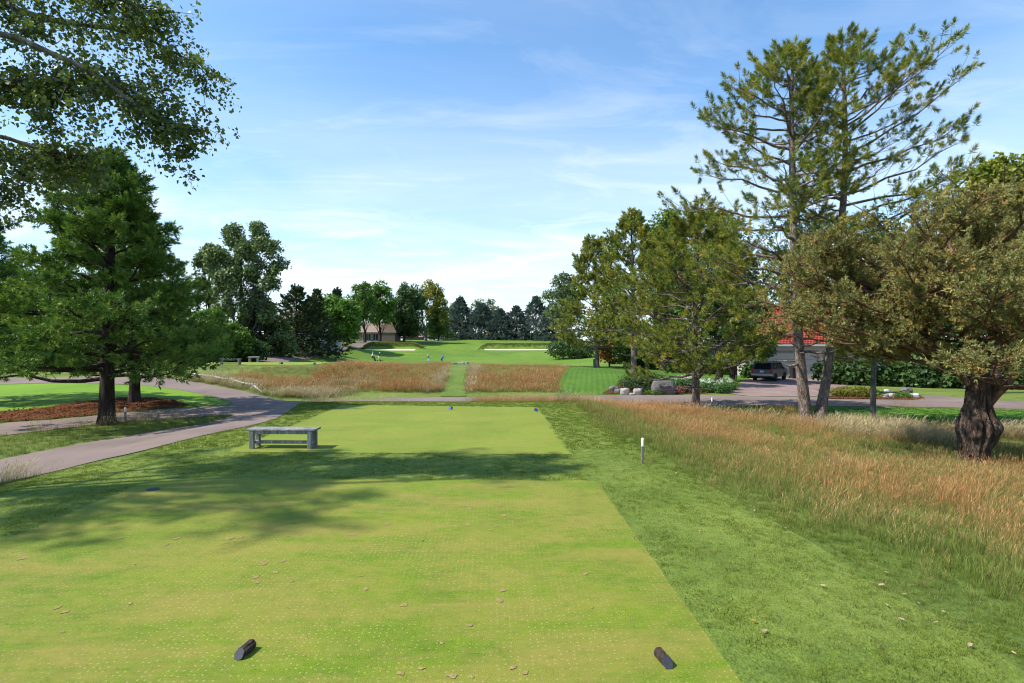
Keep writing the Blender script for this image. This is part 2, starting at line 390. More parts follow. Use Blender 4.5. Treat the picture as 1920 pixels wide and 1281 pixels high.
def road_m():
    m, nt, b = new_mat('cart_path_asphalt', .9, .2); p = pos(nt)
    a = noise(nt, p, .35, 5, .6); g = noise(nt, p, 60, 3, .7); s = noise(nt, mapping(nt, p, scale=(1, .5, 1)), 1.6, 5, .7)
    c = ramp(nt, a, [(.3, (.150, .112, .096)), (.7, (.230, .172, .148))])
    c = mix(nt, 1.0, c, ramp(nt, g, [(.25, (.68,)*3), (.75, (1.3,)*3)]), 'MULTIPLY')
    c = mix(nt, ramp(nt, s, [(.58, (0,)*3), (.75, (.45,)*3)]), c, (.10, .080, .070))
    L(nt, c, b.inputs['Base Color']); bump(nt, b, g, .6, .006); return m
M['road'] = road_m()
def drive_m():
    m, nt, b = new_mat('driveway_pavers', .9, .2); p = pos(nt)
    br = N(nt, 'TexBrick', Scale=4.0); br.inputs['Mortar Size'].default_value = .02; L(nt, p, br.inputs['Vector'])
    br.inputs['Color1'].default_value = (.30, .205, .175, 1); br.inputs['Color2'].default_value = (.24, .165, .145, 1); br.inputs['Mortar'].default_value = (.15, .11, .10, 1)
    a = noise(nt, p, .5, 5, .6)
    c = mix(nt, 1.0, br.outputs[0], ramp(nt, a, [(.3, (.8,)*3), (.7, (1.15,)*3)]), 'MULTIPLY')
    L(nt, c, b.inputs['Base Color']); return m
M['drive'] = drive_m()
M['mulch'] = simple('bark_mulch', (.095, .038, .018), .95, .6, 14, .03, .1, coords='w')
M['sand'] = simple('bunker_sand', (.62, .56, .44), .95, .08, 6, .01, .1, coords='w')
M['divot'] = simple('divot_sand', (.27, .195, .085), .95, .3, 40, .004, .1, coords='w')
M['wood_grey'] = bark_mat('weathered_wood', (.17, .165, .16), (.30, .295, .285), (.45, .44, .425), 9, .12, .004)
M['wood_pale'] = bark_mat('bleached_wood', (.42, .40, .36), (.60, .58, .54), (.74, .72, .68), 9, .12, .004)
M['white'] = simple('white_paint', (.78, .78, .76), .6, .06)
M['post_grey'] = simple('grey_stained_wood', (.16, .155, .17), .85, .25, 20, .004)
M['log_bark'] = bark_mat('log_bark', (.045, .03, .028), (.10, .07, .062), (.20, .155, .14), 30, .2, .008)
M['log_face'] = simple('log_face_charcoal', (.045, .047, .058), .7, .2, 30)
M['blue'] = simple('blue_paint', (.02, .045, .30), .5, .15, 20)
M['red_bark'] = bark_mat('red_pine_bark', (.085, .060, .050), (.24, .18, .15), (.44, .35, .31), 9, .4, .04)
M['scots_bark'] = bark_mat('scots_pine_bark', (.045, .030, .024), (.13, .088, .068), (.30, .22, .18), 9, .28, .08)
M['scots_limb'] = bark_mat('scots_limb_bark', (.085, .042, .026), (.17, .088, .055), (.30, .185, .13), 7, .3, .01)
M['dark_bark'] = bark_mat('dark_bark', (.025, .019, .015), (.055, .042, .034), (.10, .08, .068), 6, .2, .03)
M['grey_bark'] = bark_mat('grey_bark', (.09, .08, .07), (.17, .155, .14), (.28, .26, .235), 6, .25, .02)
M['needle_red'] = leaf_mat('red_pine_needles', [(.052, .084, .018), (.100, .140, .025), (.160, .188, .031), (.235, .232, .038), (.36, .28, .045)], .2, .06, .5, .25)
M['needle_scots'] = leaf_mat('scots_pine_needles', [(.100, .100, .034), (.148, .150, .050), (.195, .196, .066), (.25, .20, .062), (.34, .18, .05)], .2, .05, .9, .25)
M['needle_white'] = leaf_mat('white_pine_needles', [(.034, .076, .016), (.068, .130, .024), (.120, .190, .034), (.20, .265, .048)], .2, .05, .7, .4)
M['needle_spruce'] = leaf_mat('blue_spruce_needles', [(.045, .068, .056), (.078, .110, .092), (.13, .172, .148)], .1, .05, .6, .3)
M['needle_dark'] = leaf_mat('dark_spruce_needles', [(.026, .042, .018), (.048, .070, .026), (.080, .105, .036)], .1, .05, .6, .3)
M['leaf_cotton'] = leaf_mat('cottonwood_leaves', [(.038, .060, .018), (.064, .096, .024), (.095, .130, .030), (.15, .16, .04)], .38, .14, 1.2, .3)
M['leaf_poplar'] = leaf_mat('poplar_leaves', [(.050, .080, .022), (.082, .122, .034), (.120, .165, .048), (.175, .215, .072)], .25, .12, .4, .4)
M['leaf_maple'] = leaf_mat('maple_leaves', [(.045, .100, .014), (.080, .160, .018), (.130, .22, .026)], .3, .06, .3, .5)
M['leaf_oak'] = leaf_mat('oak_leaves', [(.045, .090, .018), (.080, .142, .026), (.130, .20, .038)], .28, .06, .3, .5)
M['leaf_yellow'] = leaf_mat('turning_leaves', [(.040, .080, .012), (.085, .130, .018), (.19, .19, .025), (.32, .23, .03)], .3, .06, .22, .7)
M['leaf_willow'] = leaf_mat('pale_willow_leaves', [(.065, .095, .045), (.10, .14, .060), (.15, .185, .085)], .3, .06, .4, .4)
M['leaf_dark'] = leaf_mat('dark_leaves', [(.024, .048, .014), (.042, .080, .020), (.072, .118, .028)], .25, .06, .4, .4)
M['leaf_red'] = leaf_mat('orange_leaves', [(.10, .06, .015), (.22, .10, .02), (.30, .13, .025)], .3, .06, .5, .4)
M['shrub'] = leaf_mat('shrub_leaves', [(.045, .095, .014), (.085, .155, .020), (.15, .225, .035)], .3, .06, .8, .4)
M['hosta'] = leaf_mat('hosta_leaves', [(.030, .080, .020), (.055, .125, .028), (.10, .18, .045)], .25, .08, 2, .3)
M['heather'] = leaf_mat('heath_leaves', [(.075, .085, .015), (.14, .14, .022), (.21, .19, .035)], .25, .05, 2, .4)
M['copper'] = leaf_mat('coral_leaves', [(.06, .030, .022), (.15, .065, .05), (.28, .15, .11)], .25, .08, 2, .4)
M['petal'] = leaf_mat('white_petals', [(.62, .62, .60), (.80, .80, .78)], .2, .02, 2, .2)
M['blade_short'] = blade_mat('short_blades', [(0, (.070, .110, .014)), (.5, (.135, .198, .027)), (1, (.205, .270, .045))], [(0, (.105, .135, .018)), (.5, (.215, .255, .040)), (1, (.330, .355, .078))], .55, .35)
M['blade_fescue'] = blade_mat('fescue_stems', [(0, (.09, .125, .022)), (.30, (.22, .18, .055)), (.58, (.37, .185, .072)), (1, (.46, .205, .085))], [(0, (.10, .14, .028)), (.30, (.28, .23, .08)), (.58, (.44, .28, .12)), (1, (.55, .355, .17))], .35, .35)
M['blade_pale'] = blade_mat('pale_fescue_stems', [(0, (.05, .09, .018)), (.3, (.24, .21, .085)), (1, (.48, .38, .215))], [(0, (.06, .10, .02)), (.3, (.33, .28, .13)), (1, (.60, .50, .31))], .5, .35)
M['blade_wild'] = blade_mat('wild_green_blades', [(0, (.08, .12, .018)), (.5, (.165, .225, .042)), (1, (.26, .305, .08))], [(0, (.10, .135, .024)), (.5, (.25, .275, .07)), (1, (.46, .41, .18))], .5, .35)

# ---------------------------------------------------------------- ground, paths, lawns
def axis(parts):
    out = []
    for a, b, s in parts: out += list(np.arange(a, b, s))
    return np.array(sorted(set(np.round(out, 4))))
def grow(a, b, s, k=1.22):
    o = [a]
    while o[-1] < b: o.append(o[-1]+s); s *= k
    return o
xs = np.array(sorted(set([-v for v in grow(62, 2600, 3)]+grow(62, 2600, 3)+list(np.arange(-62, -34, 1.2))+list(np.arange(-34, 30, .5))+list(np.arange(30, 62, 1.2)))))
ys = np.array(sorted(set([-v for v in grow(12, 2600, 3)]+list(np.arange(-12, 40, .5))+list(np.arange(40, 130, 1.1))+list(np.arange(130, 160, .5))+list(np.arange(160, 176, 1.0))+list(np.arange(176, 212, 1.2))+grow(212, 3200, 3))))
gx, gy = np.meshgrid(xs, ys); gz = H(gx, gy)
nx, ny = len(xs), len(ys); ii = np.arange(nx*ny).reshape(ny, nx)
quads = np.stack([ii[:-1, :-1], ii[:-1, 1:], ii[1:, 1:], ii[1:, :-1]], -1).reshape(-1, 4)
ground = tag(obj('ground', mesh_np('ground', np.column_stack([gx.ravel(), gy.ravel(), gz.ravel()]), quads, M['ground'], smooth=True)), kind='structure')

ROAD = [(-11, 2), (-10.8, 8), G(0, 908), G(89, 889), G(178, 866), G(258, 849), G(326, 831), G(400, 813), G(480, 797), G(530, 782), (-9.3, 25.6), (-8.3, 28.2), (-6.0, 29.9), (0, 30.3), (8.6, 30.7),
        G(1440, 760.5), G(1549, 762), G(1810, 765), G(1920, 768), (42, 26), (42, 30.5), G(1920, 752), G(1858, 752), G(1816, 748), G(1723, 739), G(1738, 750.5), G(1640, 749.5), G(1549, 749.3), G(1529, 745), (14.8, 35.2),
        G(1330, 741), G(1267, 741), G(1133, 741.5), G(1040, 744), G(880, 745.5), G(760, 746), G(624, 749), G(545, 753.4), G(520, 749.5), G(493, 743.5), G(480, 739.8), G(420, 726.5), G(356, 714.5), G(320, 711), (-27, 42), (-46, 50),
        (-46, 45), (-26.5, 37.5), G(279, 722), G(386, 741), G(430, 754), G(441, 758), G(420, 761), G(350, 765), G(252, 772), G(119, 787), G(0, 794), (-22, 14), (-24, 5), (-21, 5), (-18.4, 12), G(0, 818), G(133, 803), G(208, 793.5), G(350, 784),
        G(430, 778), G(438, 781), G(356, 800), G(267, 813.7), G(178, 828.5), G(89, 845), G(0, 862.6), (-13.2, 9), (-13.4, 2)]
ROADS = smooth_poly(ROAD, 1)
road = sheet('cart_path', ROADS, M['road'], .018, .6, .03)
DRIVE = [(14.9, 35.3), G(1529, 744), G(1545, 737), (25.5, 44), (33, 53.5), (36, 56.4), (23.6, 56.4), G(1404, 712.5), G(1390, 716), G(1376, 728), G(1352, 737)]
drive = sheet('driveway', DRIVE, M['drive'], .02, .6)
TEE1 = [(-6.50, 1.0), (1.82, 1.0), (1.74, 4.3), (1.56, 10.38), (1.35, 10.52), (-6.55, 10.62), (-6.72, 10.5), (-6.57, 7.3)]
TEE2 = [(-6.62, 13.35), (-6.5, 13.2), (1.2, 12.9), (1.33, 13.0), (1.02, 21.8), (.85, 22.0), (-6.6, 22.75), (-6.76, 22.6)]
tee1 = sheet('tee_turf', TEE1, M['tee'], .010, .35, .008)
tee2 = sheet('tee_turf', TEE2, M['tee2'], .010, .35, .008, seed=5)
TEE3 = [(-26.5, 44.4), (-16.4, 44.6), (-15.6, 45.6), (-15.8, 49.6), (-26, 49.8)]
tee3 = sheet('tee_turf', TEE3, M['tee_far'], .03, .7, .03)
FRINGE = [(-9.6, -2), (-9.6, 8), (-9.3, 12), (-9.0, 16), (-8.7, 21), (-8.2, 23.6), (-3, 24.2), (2.6, 24.0), (2.9, 20), (3.2, 14.0), (3.7, 9.5), (4.2, 5), (4.6, -2)]
fringe = sheet('fringe_turf', FRINGE, M['fringe'], .004, .6, .05)
LAWNR = [(9.5, 27.6), (9.4, 30.2), (13.5, 30.2), (16.4, 29.8), (23.4, 29.0), (26, 28.4), (42, 25.6), (42, 19.5), G(1920, 806), G(1760, 806), G(1640, 803), G(1560, 795), G(1480, 776)]
lawn_strip = sheet('lawn', LAWNR, M['lawn'], .010, .7, .06)
LAWN2 = [G(1042, 742), G(1050, 722), G(1064, 695), (6.0, 62), (13, 66), (22, 66), (22.8, 57), G(1403, 713), G(1388, 716), G(1374, 728), G(1350, 736.5), G(1310, 739.6), G(1133, 740.2)]
lawn2 = sheet('lawn', LAWN2, M['lawn'], .012, .8, .04)
LAWN3 = [G(438, 756), G(428, 753), G(384, 740), G(281, 721), (-26.3, 37.2), (-46, 44.5), (-60, 30), (-40, 8), (-24.6, 5), (-22.5, 14), G(0, 793), G(119, 786), G(252, 771), G(350, 764), G(420, 760)]
lawn3 = sheet('lawn', LAWN3, M['lawn_far'], .008, .8, .05)
MULCH = [G(-30, 796), G(0, 792.5), G(119, 785.5), G(252, 770.5), G(345, 764), G(352, 759), G(326, 751), G(290, 747.5), G(237, 747), G(142, 755), G(89, 765.5), G(0, 773), G(-30, 776)]
mulch = sheet('mulch_bed', smooth_poly(MULCH, 1), M['mulch'], .03, .4, .04)
MULCH2 = [G(1538, 746), G(1549, 748.6), G(1640, 748.9), G(1736, 749.8), G(1722, 740.5), G(1690, 736), (24.5, 40.5), (21.6, 40.3), G(1548, 740)]
mulch2 = sheet('mulch_bed', smooth_poly(MULCH2, 1), M['mulch'], .035, .4, .03)
MULCH3 = [G(1128, 740), G(1310, 739), G(1345, 736), G(1360, 728), G(1340, 722), (14.6, 41.8), (8.0, 42.2), G(1160, 727), G(1136, 734)]
mulch3 = sheet('mulch_bed', smooth_poly(MULCH3, 1), M['mulch'], .04, .4, .03)
STRIP = [G(826, 744.6), G(872, 744.3), G(886, 683.5), (-3.3, 63), (-5.2, 63), G(860, 683.5)]
strip = sheet('mown_path', STRIP, M['strip'], .03, .5, .05)
FAIR = [(-26, 66), (-28.5, 80), (-31.5, 98), (-34, 118), (-35.5, 134), (-36, 150), (-37, 170), (-34, 200), (30, 205), (40, 165), (30, 130), (24, 100), (19, 78), (12, 66)]
fair = sheet('fairway', FAIR, M['fairway'], .05, 1.5)
CART = [(-25.2, 58), (-26.6, 66), (-29.2, 80), (-32.3, 98), (-34.7, 118), (-36.3, 134), (-37.2, 150), (-39.5, 180), (-42.5, 180), (-40.2, 150), (-39.3, 134), (-37.7, 118), (-35.3, 98), (-32.2, 80), (-29.6, 66), (-28.2, 58)]
cart = sheet('cart_path', CART, M['road'], .06, 1.0)
for k, (bx, by, hw, fh) in enumerate(BUNK):
    e = [(bx-hw+.2, by+.6)]+[(bx-hw+(2*hw)*t, by-.25+.25*math.sin(t*9+k)) for t in np.linspace(.04, .96, 12)]+[(bx+hw-.2, by+.7), (bx+hw-.8, by+3.3), (bx, by+3.45), (bx-hw+.8, by+3.3)]
    sheet('bunker_sand', e, M['sand'], .09, .6)
    e = [(bx-hw+.9, by+3.5), (bx, by+3.6), (bx+hw-.9, by+3.5), (bx+hw+1.6, by+3.1), (bx+hw+1.4, by+6.3), (bx, by+6.6), (bx-hw-1.4, by+6.3), (bx-hw-1.6, by+3.1)]
    sheet('bunker_face', e, M['fescue_soil'], .12, .5)

# ---------------------------------------------------------------- grass (stuff, instanced by geometry nodes from its own mesh)
def blades(n, rad, hlo, hhi, w, lean=.35, seg=2, head=0.0, wind=(0.0, 0.0), seed=1, clump=1.0):
    r = np.random.default_rng(seed); V = []; Fc = []; Hh = []
    for _ in range(n):
        a = r.uniform(0, 2*np.pi); q = rad*np.sqrt(r.uniform()); b = np.array([q*np.cos(a), q*np.sin(a), -.01])
        h = r.uniform(hlo, hhi); la = a+r.normal(0, .9); lm = abs(r.normal(0, lean))*h
        tip = b+np.array([np.cos(la)*lm+wind[0]*h, np.sin(la)*lm+wind[1]*h, h])
        mid = b+(tip-b)*.5+np.array([0, 0, h*.12])-np.array([(tip-b)[0], (tip-b)[1], 0])*.18
        fa = r.uniform(0, np.pi); s = np.array([np.cos(fa), np.sin(fa), 0])*w*r.uniform(.7, 1.3)
        base = len(V)
        if head:
            p3 = b+(tip-b)*.72+np.array([0, 0, h*.06]); hw = s*head
            V += [b-s*.5, b+s*.5, mid-s*.4, mid+s*.4, p3-s*.3, p3+s*.3, (p3*.45+tip*.55)-hw, (p3*.45+tip*.55)+hw, tip]
            Hh += [0, 0, .45, .45, .72, .72, .9, .9, 1]
            Fc += [(base, base+1, base+3), (base, base+3, base+2), (base+2, base+3, base+5), (base+2, base+5, base+4), (base+4, base+5, base+7), (base+4, base+7, base+6), (base+6, base+7, base+8)]
        else:
            V += [b-s*.5, b+s*.5, mid-s*.4, mid+s*.4, tip]; Hh += [0, 0, .5, .5, 1]
            Fc += [(base, base+1, base+3), (base, base+3, base+2), (base+2, base+3, base+4)]
    return np.array(V), np.array(Fc), np.array(Hh)
def gn_scatter(name, temps, pts, scl, mat, label=None, tilt=.12, rot=True, seed=3):
    r = np.random.default_rng(seed); V = []; Fs = []; Hs = []; vid = []; off = 0
    for k, (v, f, h) in enumerate(temps):
        V.append(v); Fs.append(f+off); Hs.append(h); vid.append(np.full(len(v), k)); off += len(v)
    n = len(pts); V.append(pts); Hs.append(np.zeros(n)); vid.append(np.full(n, -1))
    V = np.concatenate(V); nv = len(V)
    me = mesh_np(name, V, np.concatenate(Fs), mat, {'h': np.concatenate(Hs)})
    a = me.attributes.new('vid', 'INT', 'POINT'); a.data.foreach_set('value', np.concatenate(vid).astype(np.int32))
    pk = np.zeros(nv, np.int32); pk[off:] = r.integers(0, len(temps), n); a = me.attributes.new('pick', 'INT', 'POINT'); a.data.foreach_set('value', pk)
    ro = np.zeros((nv, 3), np.float32); ro[off:] = np.column_stack([r.normal(0, tilt, n), r.normal(0, tilt, n), r.uniform(0, 6.283, n) if rot else r.normal(0, .35, n)])
    a = me.attributes.new('rot', 'FLOAT_VECTOR', 'POINT'); a.data.foreach_set('vector', ro.ravel())
    sc = np.ones((nv, 3), np.float32); sc[off:] = scl if np.ndim(scl) == 2 else np.asarray(scl)[:, None]
    a = me.attributes.new('scl', 'FLOAT_VECTOR', 'POINT'); a.data.foreach_set('vector', sc.ravel())
    ob = obj(name, me); tag(ob, label, kind='stuff')
    g = bpy.data.node_groups.new('scatter_'+name, 'GeometryNodeTree')
    g.interface.new_socket('Geometry', in_out='INPUT', socket_type='NodeSocketGeometry'); g.interface.new_socket('Geometry', in_out='OUTPUT', socket_type='NodeSocketGeometry')
    gi = g.nodes.new('NodeGroupInput'); go = g.nodes.new('NodeGroupOutput')
    def attr(nm, ty):
        q = g.nodes.new('GeometryNodeInputNamedAttribute'); q.data_type = ty; q.inputs['Name'].default_value = nm
        return next(s for s in q.outputs if s.enabled)
    av = attr('vid', 'INT')
    def sel(k):
        c = g.nodes.new('FunctionNodeCompare'); c.data_type = 'INT'; c.operation = 'EQUAL'; ins = [s for s in c.inputs if s.enabled]
        g.links.new(av, ins[0]); ins[1].default_value = k
        s = g.nodes.new('GeometryNodeSeparateGeometry'); s.domain = 'POINT'; g.links.new(gi.outputs[0], s.inputs[0]); g.links.new(next(x for x in c.outputs if x.enabled), s.inputs[1]); return s.outputs[0]
    gti = g.nodes.new('GeometryNodeGeometryToInstance')
    for k in range(len(temps)): g.links.new(sel(k), gti.inputs[0])
    iop = g.nodes.new('GeometryNodeInstanceOnPoints'); g.links.new(sel(-1), iop.inputs['Points']); g.links.new(gti.outputs[0], iop.inputs['Instance'])
    iop.inputs['Pick Instance'].default_value = True; g.links.new(attr('pick', 'INT'), iop.inputs['Instance Index'])
    g.links.new(attr('rot', 'FLOAT_VECTOR'), iop.inputs['Rotation']); g.links.new(attr('scl', 'FLOAT_VECTOR'), iop.inputs['Scale'])
    g.links.new(iop.outputs[0], go.inputs[0])
    md = ob.modifiers.new('scatter', 'NODES'); md.node_group = g
    return ob
def vnoise(x, y, s, seed=0):
    """cheap smooth value noise"""
    r = np.random.default_rng(seed); T = r.uniform(0, 1, (64, 64)); u, v = x/s+17.3, y/s+9.1
    i, j = np.floor(u).astype(int), np.floor(v).astype(int); fx, fy = u-i, v-j; fx = fx*fx*(3-2*fx); fy = fy*fy*(3-2*fy)
    g = lambda a, b: T[a % 64, b % 64]
    return (g(i, j)*(1-fx)+g(i+1, j)*fx)*(1-fy)+(g(i, j+1)*(1-fx)+g(i+1, j+1)*fx)*fy
def rand_pts(x0, x1, y0, y1, dens, seed):
    r = np.random.default_rng(seed); n = int((x1-x0)*(y1-y0)*dens)
    return r.uniform(x0, x1, n), r.uniform(y0, y1, n), r
PAVED = [ROADS, DRIVE]
def IN(p, k=.997):      # blades lean a little way over the edge
    p = np.array(p); c = p.mean(0); return c+(p-c)*k
def off_paving(x, y, also=()):
    k = np.ones(len(x), bool)
    for p in list(PAVED)+list(also): k &= ~inpoly(x, y, p)
    return k
def infr(x, y, m=1.06):      # drop what the frame never shows
    return (np.abs(x) < y*.9*m+1.2)
# the closely mown blades of the near tee
M['blade_tee'] = blade_mat('tee_blades', [(0, (.09, .145, .014)), (1, (.165, .225, .026))], [(0, (.16, .165, .03)), (1, (.30, .265, .08))], 1.1, .3)
X, Y, r = rand_pts(-6.9, 1.9, 3.6, 10.6, 330, 10); k = infr(X, Y) & inpoly(X, Y, TEE1) & (r.uniform(0, 1, len(X)) < np.interp(Y, [4, 7, 10.6], [1, .7, .35])); X, Y = X[k], Y[k]
T_tee = [blades(15, .055, .002, .0065, .0036, 1.4, seed=s+180) for s in range(4)]
gn_scatter('tee_grass', T_tee, np.column_stack([X, Y, H(X, Y)+.014]), rng.uniform(.8, 1.3, len(X)), M['blade_tee'], 'closely mown grass of the near tee')
# short fringe grass near the tees
X, Y, r = rand_pts(-10.2, 6.2, 3.2, 13.5, 210, 11)
k = infr(X, Y) & off_paving(X, Y, [IN(TEE1), IN(TEE2)]) & (X < 3.2+2.6*sst(14, 5, Y)+r.normal(0, .5, len(X)))
X, Y = X[k], Y[k]
T_short = [blades(22, .06, .014, .036, .0042, .75, seed=s) for s in range(4)]
gn_scatter('fringe_grass', T_short, np.column_stack([X, Y, H(X, Y)]), rng.uniform(.6, 1.3, len(X))*(.55+.9*vnoise(X, Y, .45, 3)), M['blade_short'], 'short green grass around the tees')
X, Y, r = rand_pts(-10, 5, 13.5, 25, 90, 12)
k = infr(X, Y) & off_paving(X, Y, [TEE1, TEE2]) & (X < 3.4+r.normal(0, .3, len(X))); X, Y = X[k], Y[k]
T_mid = [blades(26, .09, .025, .05, .007, .55, seed=s+20) for s in range(3)]
gn_scatter('collar_grass', T_mid, np.column_stack([X, Y, H(X, Y)]), rng.uniform(.8, 1.3, len(X)), M['blade_short'], 'short green grass around the further tee')
X, Y, r = rand_pts(1.6, 6.4, 3.4, 13.5, 55, 19)
k = infr(X, Y) & off_paving(X, Y, [TEE1, TEE2]) & (r.uniform(0, 1, len(X)) < sst(.35, .8, vnoise(X, Y, .7, 14))); X, Y = X[k], Y[k]
T_clump = [blades(16, .06, .03, .075, .0042, .6, seed=s+200) for s in range(4)]
gn_scatter('clump_grass', T_clump, np.column_stack([X, Y, H(X, Y)]), rng.uniform(.6, 1.25, len(X)), M['blade_wild'], 'uneven tufts standing up in the fringe')
# wild green grass where mown turf meets the fescue, along the path and on the island
X, Y, r = rand_pts(2.6, 16, 3.4, 27, 70, 13)
fb = np.interp(Y, [3, 6, 7.3, 10, 13.7, 18, 23], [6.0, 5.4, 4.9, 4.3, 3.5, 2.9, 2.4])
k = infr(X, Y) & off_paving(X, Y, [LAWNR]) & (X > fb-1.3+r.normal(0, .3, len(X))); X, Y = X[k], Y[k]
T_wild = [blades(20, .11, .10, .26, .0055, .5, seed=s+40) for s in range(4)]
fb2 = np.interp(Y, [3, 6, 7.3, 10, 13.7, 18, 23], [6.0, 5.4, 4.9, 4.3, 3.5, 2.9, 2.4])
gn_scatter('wild_grass', T_wild, np.column_stack([X, Y, H(X, Y)]), rng.uniform(.6, 1.3, len(X))*(.30+.60*sst(-1.3, 1.0, X-fb2)-.25*sst(1.5, 3.5, X-fb2)), M['blade_wild'], 'longer green grass edging the fescue')
X, Y, r = rand_pts(-20, -8.4, 7, 29, 40, 14)
k = infr(X, Y) & off_paving(X, Y, [TEE1, TEE2, MULCH]) & ((X < -9.4) | ((X < -8.6) & (Y > 20))) & (Y < 28); X, Y = X[k], Y[k]
gn_scatter('verge_grass', T_wild, np.column_stack([X, Y, H(X, Y)]), rng.uniform(.35, .8, len(X)), M['blade_wild'], 'green verge grass beside the cart path')
# fescue on the right of the tees
T_fes = [blades(28, .26, .14, .58, .0029, .42, head=1.6, wind=(.14, -.02), seed=s+60) for s in range(6)]
X, Y, r = rand_pts(2.0, 30, 4.5, 30.0, 44, 15)
fb = np.interp(Y, [3, 6, 7.3, 10, 13.7, 18, 23, 30], [6.3, 5.6, 5.1, 4.5, 3.6, 3.0, 2.2, 1.2])
dens = .12*sst(-2.0, -.4, X-fb)+.88*sst(-.7, 2.6, X-fb)
shade = np.exp(-(((X-12.0)/4.0)**2+((Y-15.9)/2.2)**2))          # thin sward round the gnarled trunk
patch = np.clip(1.9*(.6*vnoise(X, Y, 2.4, 5)+.4*vnoise(X, Y, .7, 6))-.28, .10, 1.0)*(.9-.35*sst(9, 5.5, Y))
k = infr(X, Y) & off_paving(X, Y, [LAWNR]) & (r.uniform(0, 1, len(X)) < dens*patch*(1-.92*shade)*(1-.5*sst(16, 24, X)))
X, Y = X[k], Y[k]
gn_scatter('fescue_grass', T_fes, np.column_stack([X, Y, H(X, Y)]), rng.uniform(.40, 1.0, len(X))*(.5+.6*vnoise(X, Y, 1.1, 8)), M['blade_fescue'], 'tall reddish tan fescue to the right of the tees', tilt=.1, rot=False)
# pale leaning fescue by the lawn strip and along the path
T_pale = [blades(18, .20, .25, .65, .0045, .35, head=1.4, wind=(.55, -.1), seed=s+80) for s in range(4)]
P = []
def band(a, b, n, sd, seed):
    r = np.random.default_rng(seed); a, b = np.array(a), np.array(b); t = r.uniform(0, 1, n)[:, None]; P.append(a+(b-a)*t+r.normal(0, sd, (n, 2)))
band((7.8, 27.0), G(1560, 805), 90, .35, 1); band(G(1550, 804), G(1700, 812), 420, .45, 2); band(G(1640, 818), G(1800, 842), 380, .42, 3); band(G(1800, 814), G(1930, 822), 300, .45, 4); band(G(1560, 812), G(1680, 826), 160, .4, 31)
band((2.0, 24.6), (5.5, 27.5), 120, .4, 5); band((-9.75, 10.2), (-9.45, 14.3), 190, .20, 6); band((-9.6, 14.3), (-9.3, 15.4), 40, .15, 7)
band(G(150, 800), G(330, 785), 110, .35, 8); band(G(60, 812), G(160, 800), 40, .3, 9); band((-8.7, 24.0), (-7.2, 27.8), 110, .35, 10); band((-7.4, 26.4), (-6.0, 28.6), 50, .4, 11)
Q = np.concatenate(P); k = off_paving(Q[:, 0], Q[:, 1], [TEE2, LAWNR]); Q = Q[k]
gn_scatter('pale_fescue', T_pale, np.column_stack([Q, H(Q[:, 0], Q[:, 1])]), rng.uniform(.5, 1.1, len(Q))*np.where(Q[:, 0] < -8.9, .78, 1), M['blade_pale'], 'pale straw fescue leaning along lawn and path edges', tilt=.12, rot=False)
# fescue band behind the further tee, in front of the cross path
X, Y, r = rand_pts(-7.2, 9, 24.2, 29.7, 36, 16)
gap = (X > -3.9) & (X < -1.9)
k = ~gap & off_paving(X, Y) & (Y > 24.6+.5*r.uniform(0, 1, len(X))) & ((X > -1.9) | (Y > 27.0)) & ((X > -1.9) | (r.uniform(0, 1, len(X)) < .3)); X, Y = X[k], Y[k]
gn_scatter('fescue_grass', T_fes, np.column_stack([X, Y, H(X, Y)]), rng.uniform(.55, .95, len(X))*np.where(X < -1.9, .6, 1), M['blade_fescue'], 'fescue band between the further tee and the cross path', tilt=.1, rot=False)
# fescue bank beyond the cross path
T_bank = [blades(24, .34, .14, .60, .009, .42, head=1.5, wind=(.16, -.02), seed=s+100) for s in range(5)]
X, Y, r = rand_pts(-24.5, 8, 34.5, 62, 26, 17)
lb = np.interp(Y, [34, 38, 42, 46, 50, 60], [-14.6, -18.3, -21.8, -26, -28, -28]); rb = np.interp(Y, [36, 40, 48, 60], [3.0, 3.2, 4.4, 6.2])
edge = np.minimum(X-lb, rb-X); frontd = Y-(36.4+np.where(X < -9, (-9-X)*-.30, 0))
patch = .5+.75*vnoise(X, Y*.6, 3.5, 9)
k = off_paving(X, Y, [STRIP, densify(TEE3, 5)]) & (edge > 0) & (frontd > .5+.5*r.uniform(0, 1, len(X))) & (r.uniform(0, 1, len(X)) < patch*(.45+.55*sst(12, 0, Y-40)))
k &= ~((X > -30) & (X < -15) & (Y > 42.6)) & (Y < 60.5)
X, Y = X[k], Y[k]
gn_scatter('fescue_grass', T_bank, np.column_stack([X, Y, H(X, Y)]), rng.uniform(.5, 1.1, len(X))*(1-.45*sst(42, 52, Y))*(.7+.5*vnoise(X, Y, 2.2, 4))*np.where((X > -30) & (X < -14) & (Y > 39.5), .38, 1), M['blade_fescue'], 'tan fescue bank beyond the cross path', tilt=.1, rot=False)
P = []
band(G(520, 742), G(625, 742), 260, .6, 21); band(G(800, 738), G(858, 690), 200, .35, 22); band(G(872, 736), G(888, 690), 160, .35, 23); band(G(560, 735), G(700, 715), 120, 1.0, 24)
band(G(352, 715), G(500, 745), 150, .35, 25); band(G(352, 708), G(480, 728), 160, .5, 26)
Q = np.concatenate(P); k = off_paving(Q[:, 0], Q[:, 1], [STRIP]); Q = Q[k]
T_pb = [blades(22, .3, .2, .6, .009, .35, head=1.4, wind=(.3, -.05), seed=s+120) for s in range(4)]
gn_scatter('pale_fescue', T_pb, np.column_stack([Q, H(Q[:, 0], Q[:, 1])]), rng.uniform(.7, 1.1, len(Q)), M['blade_pale'], 'pale fescue tufts on the bank by the mown path', tilt=.1, rot=False)
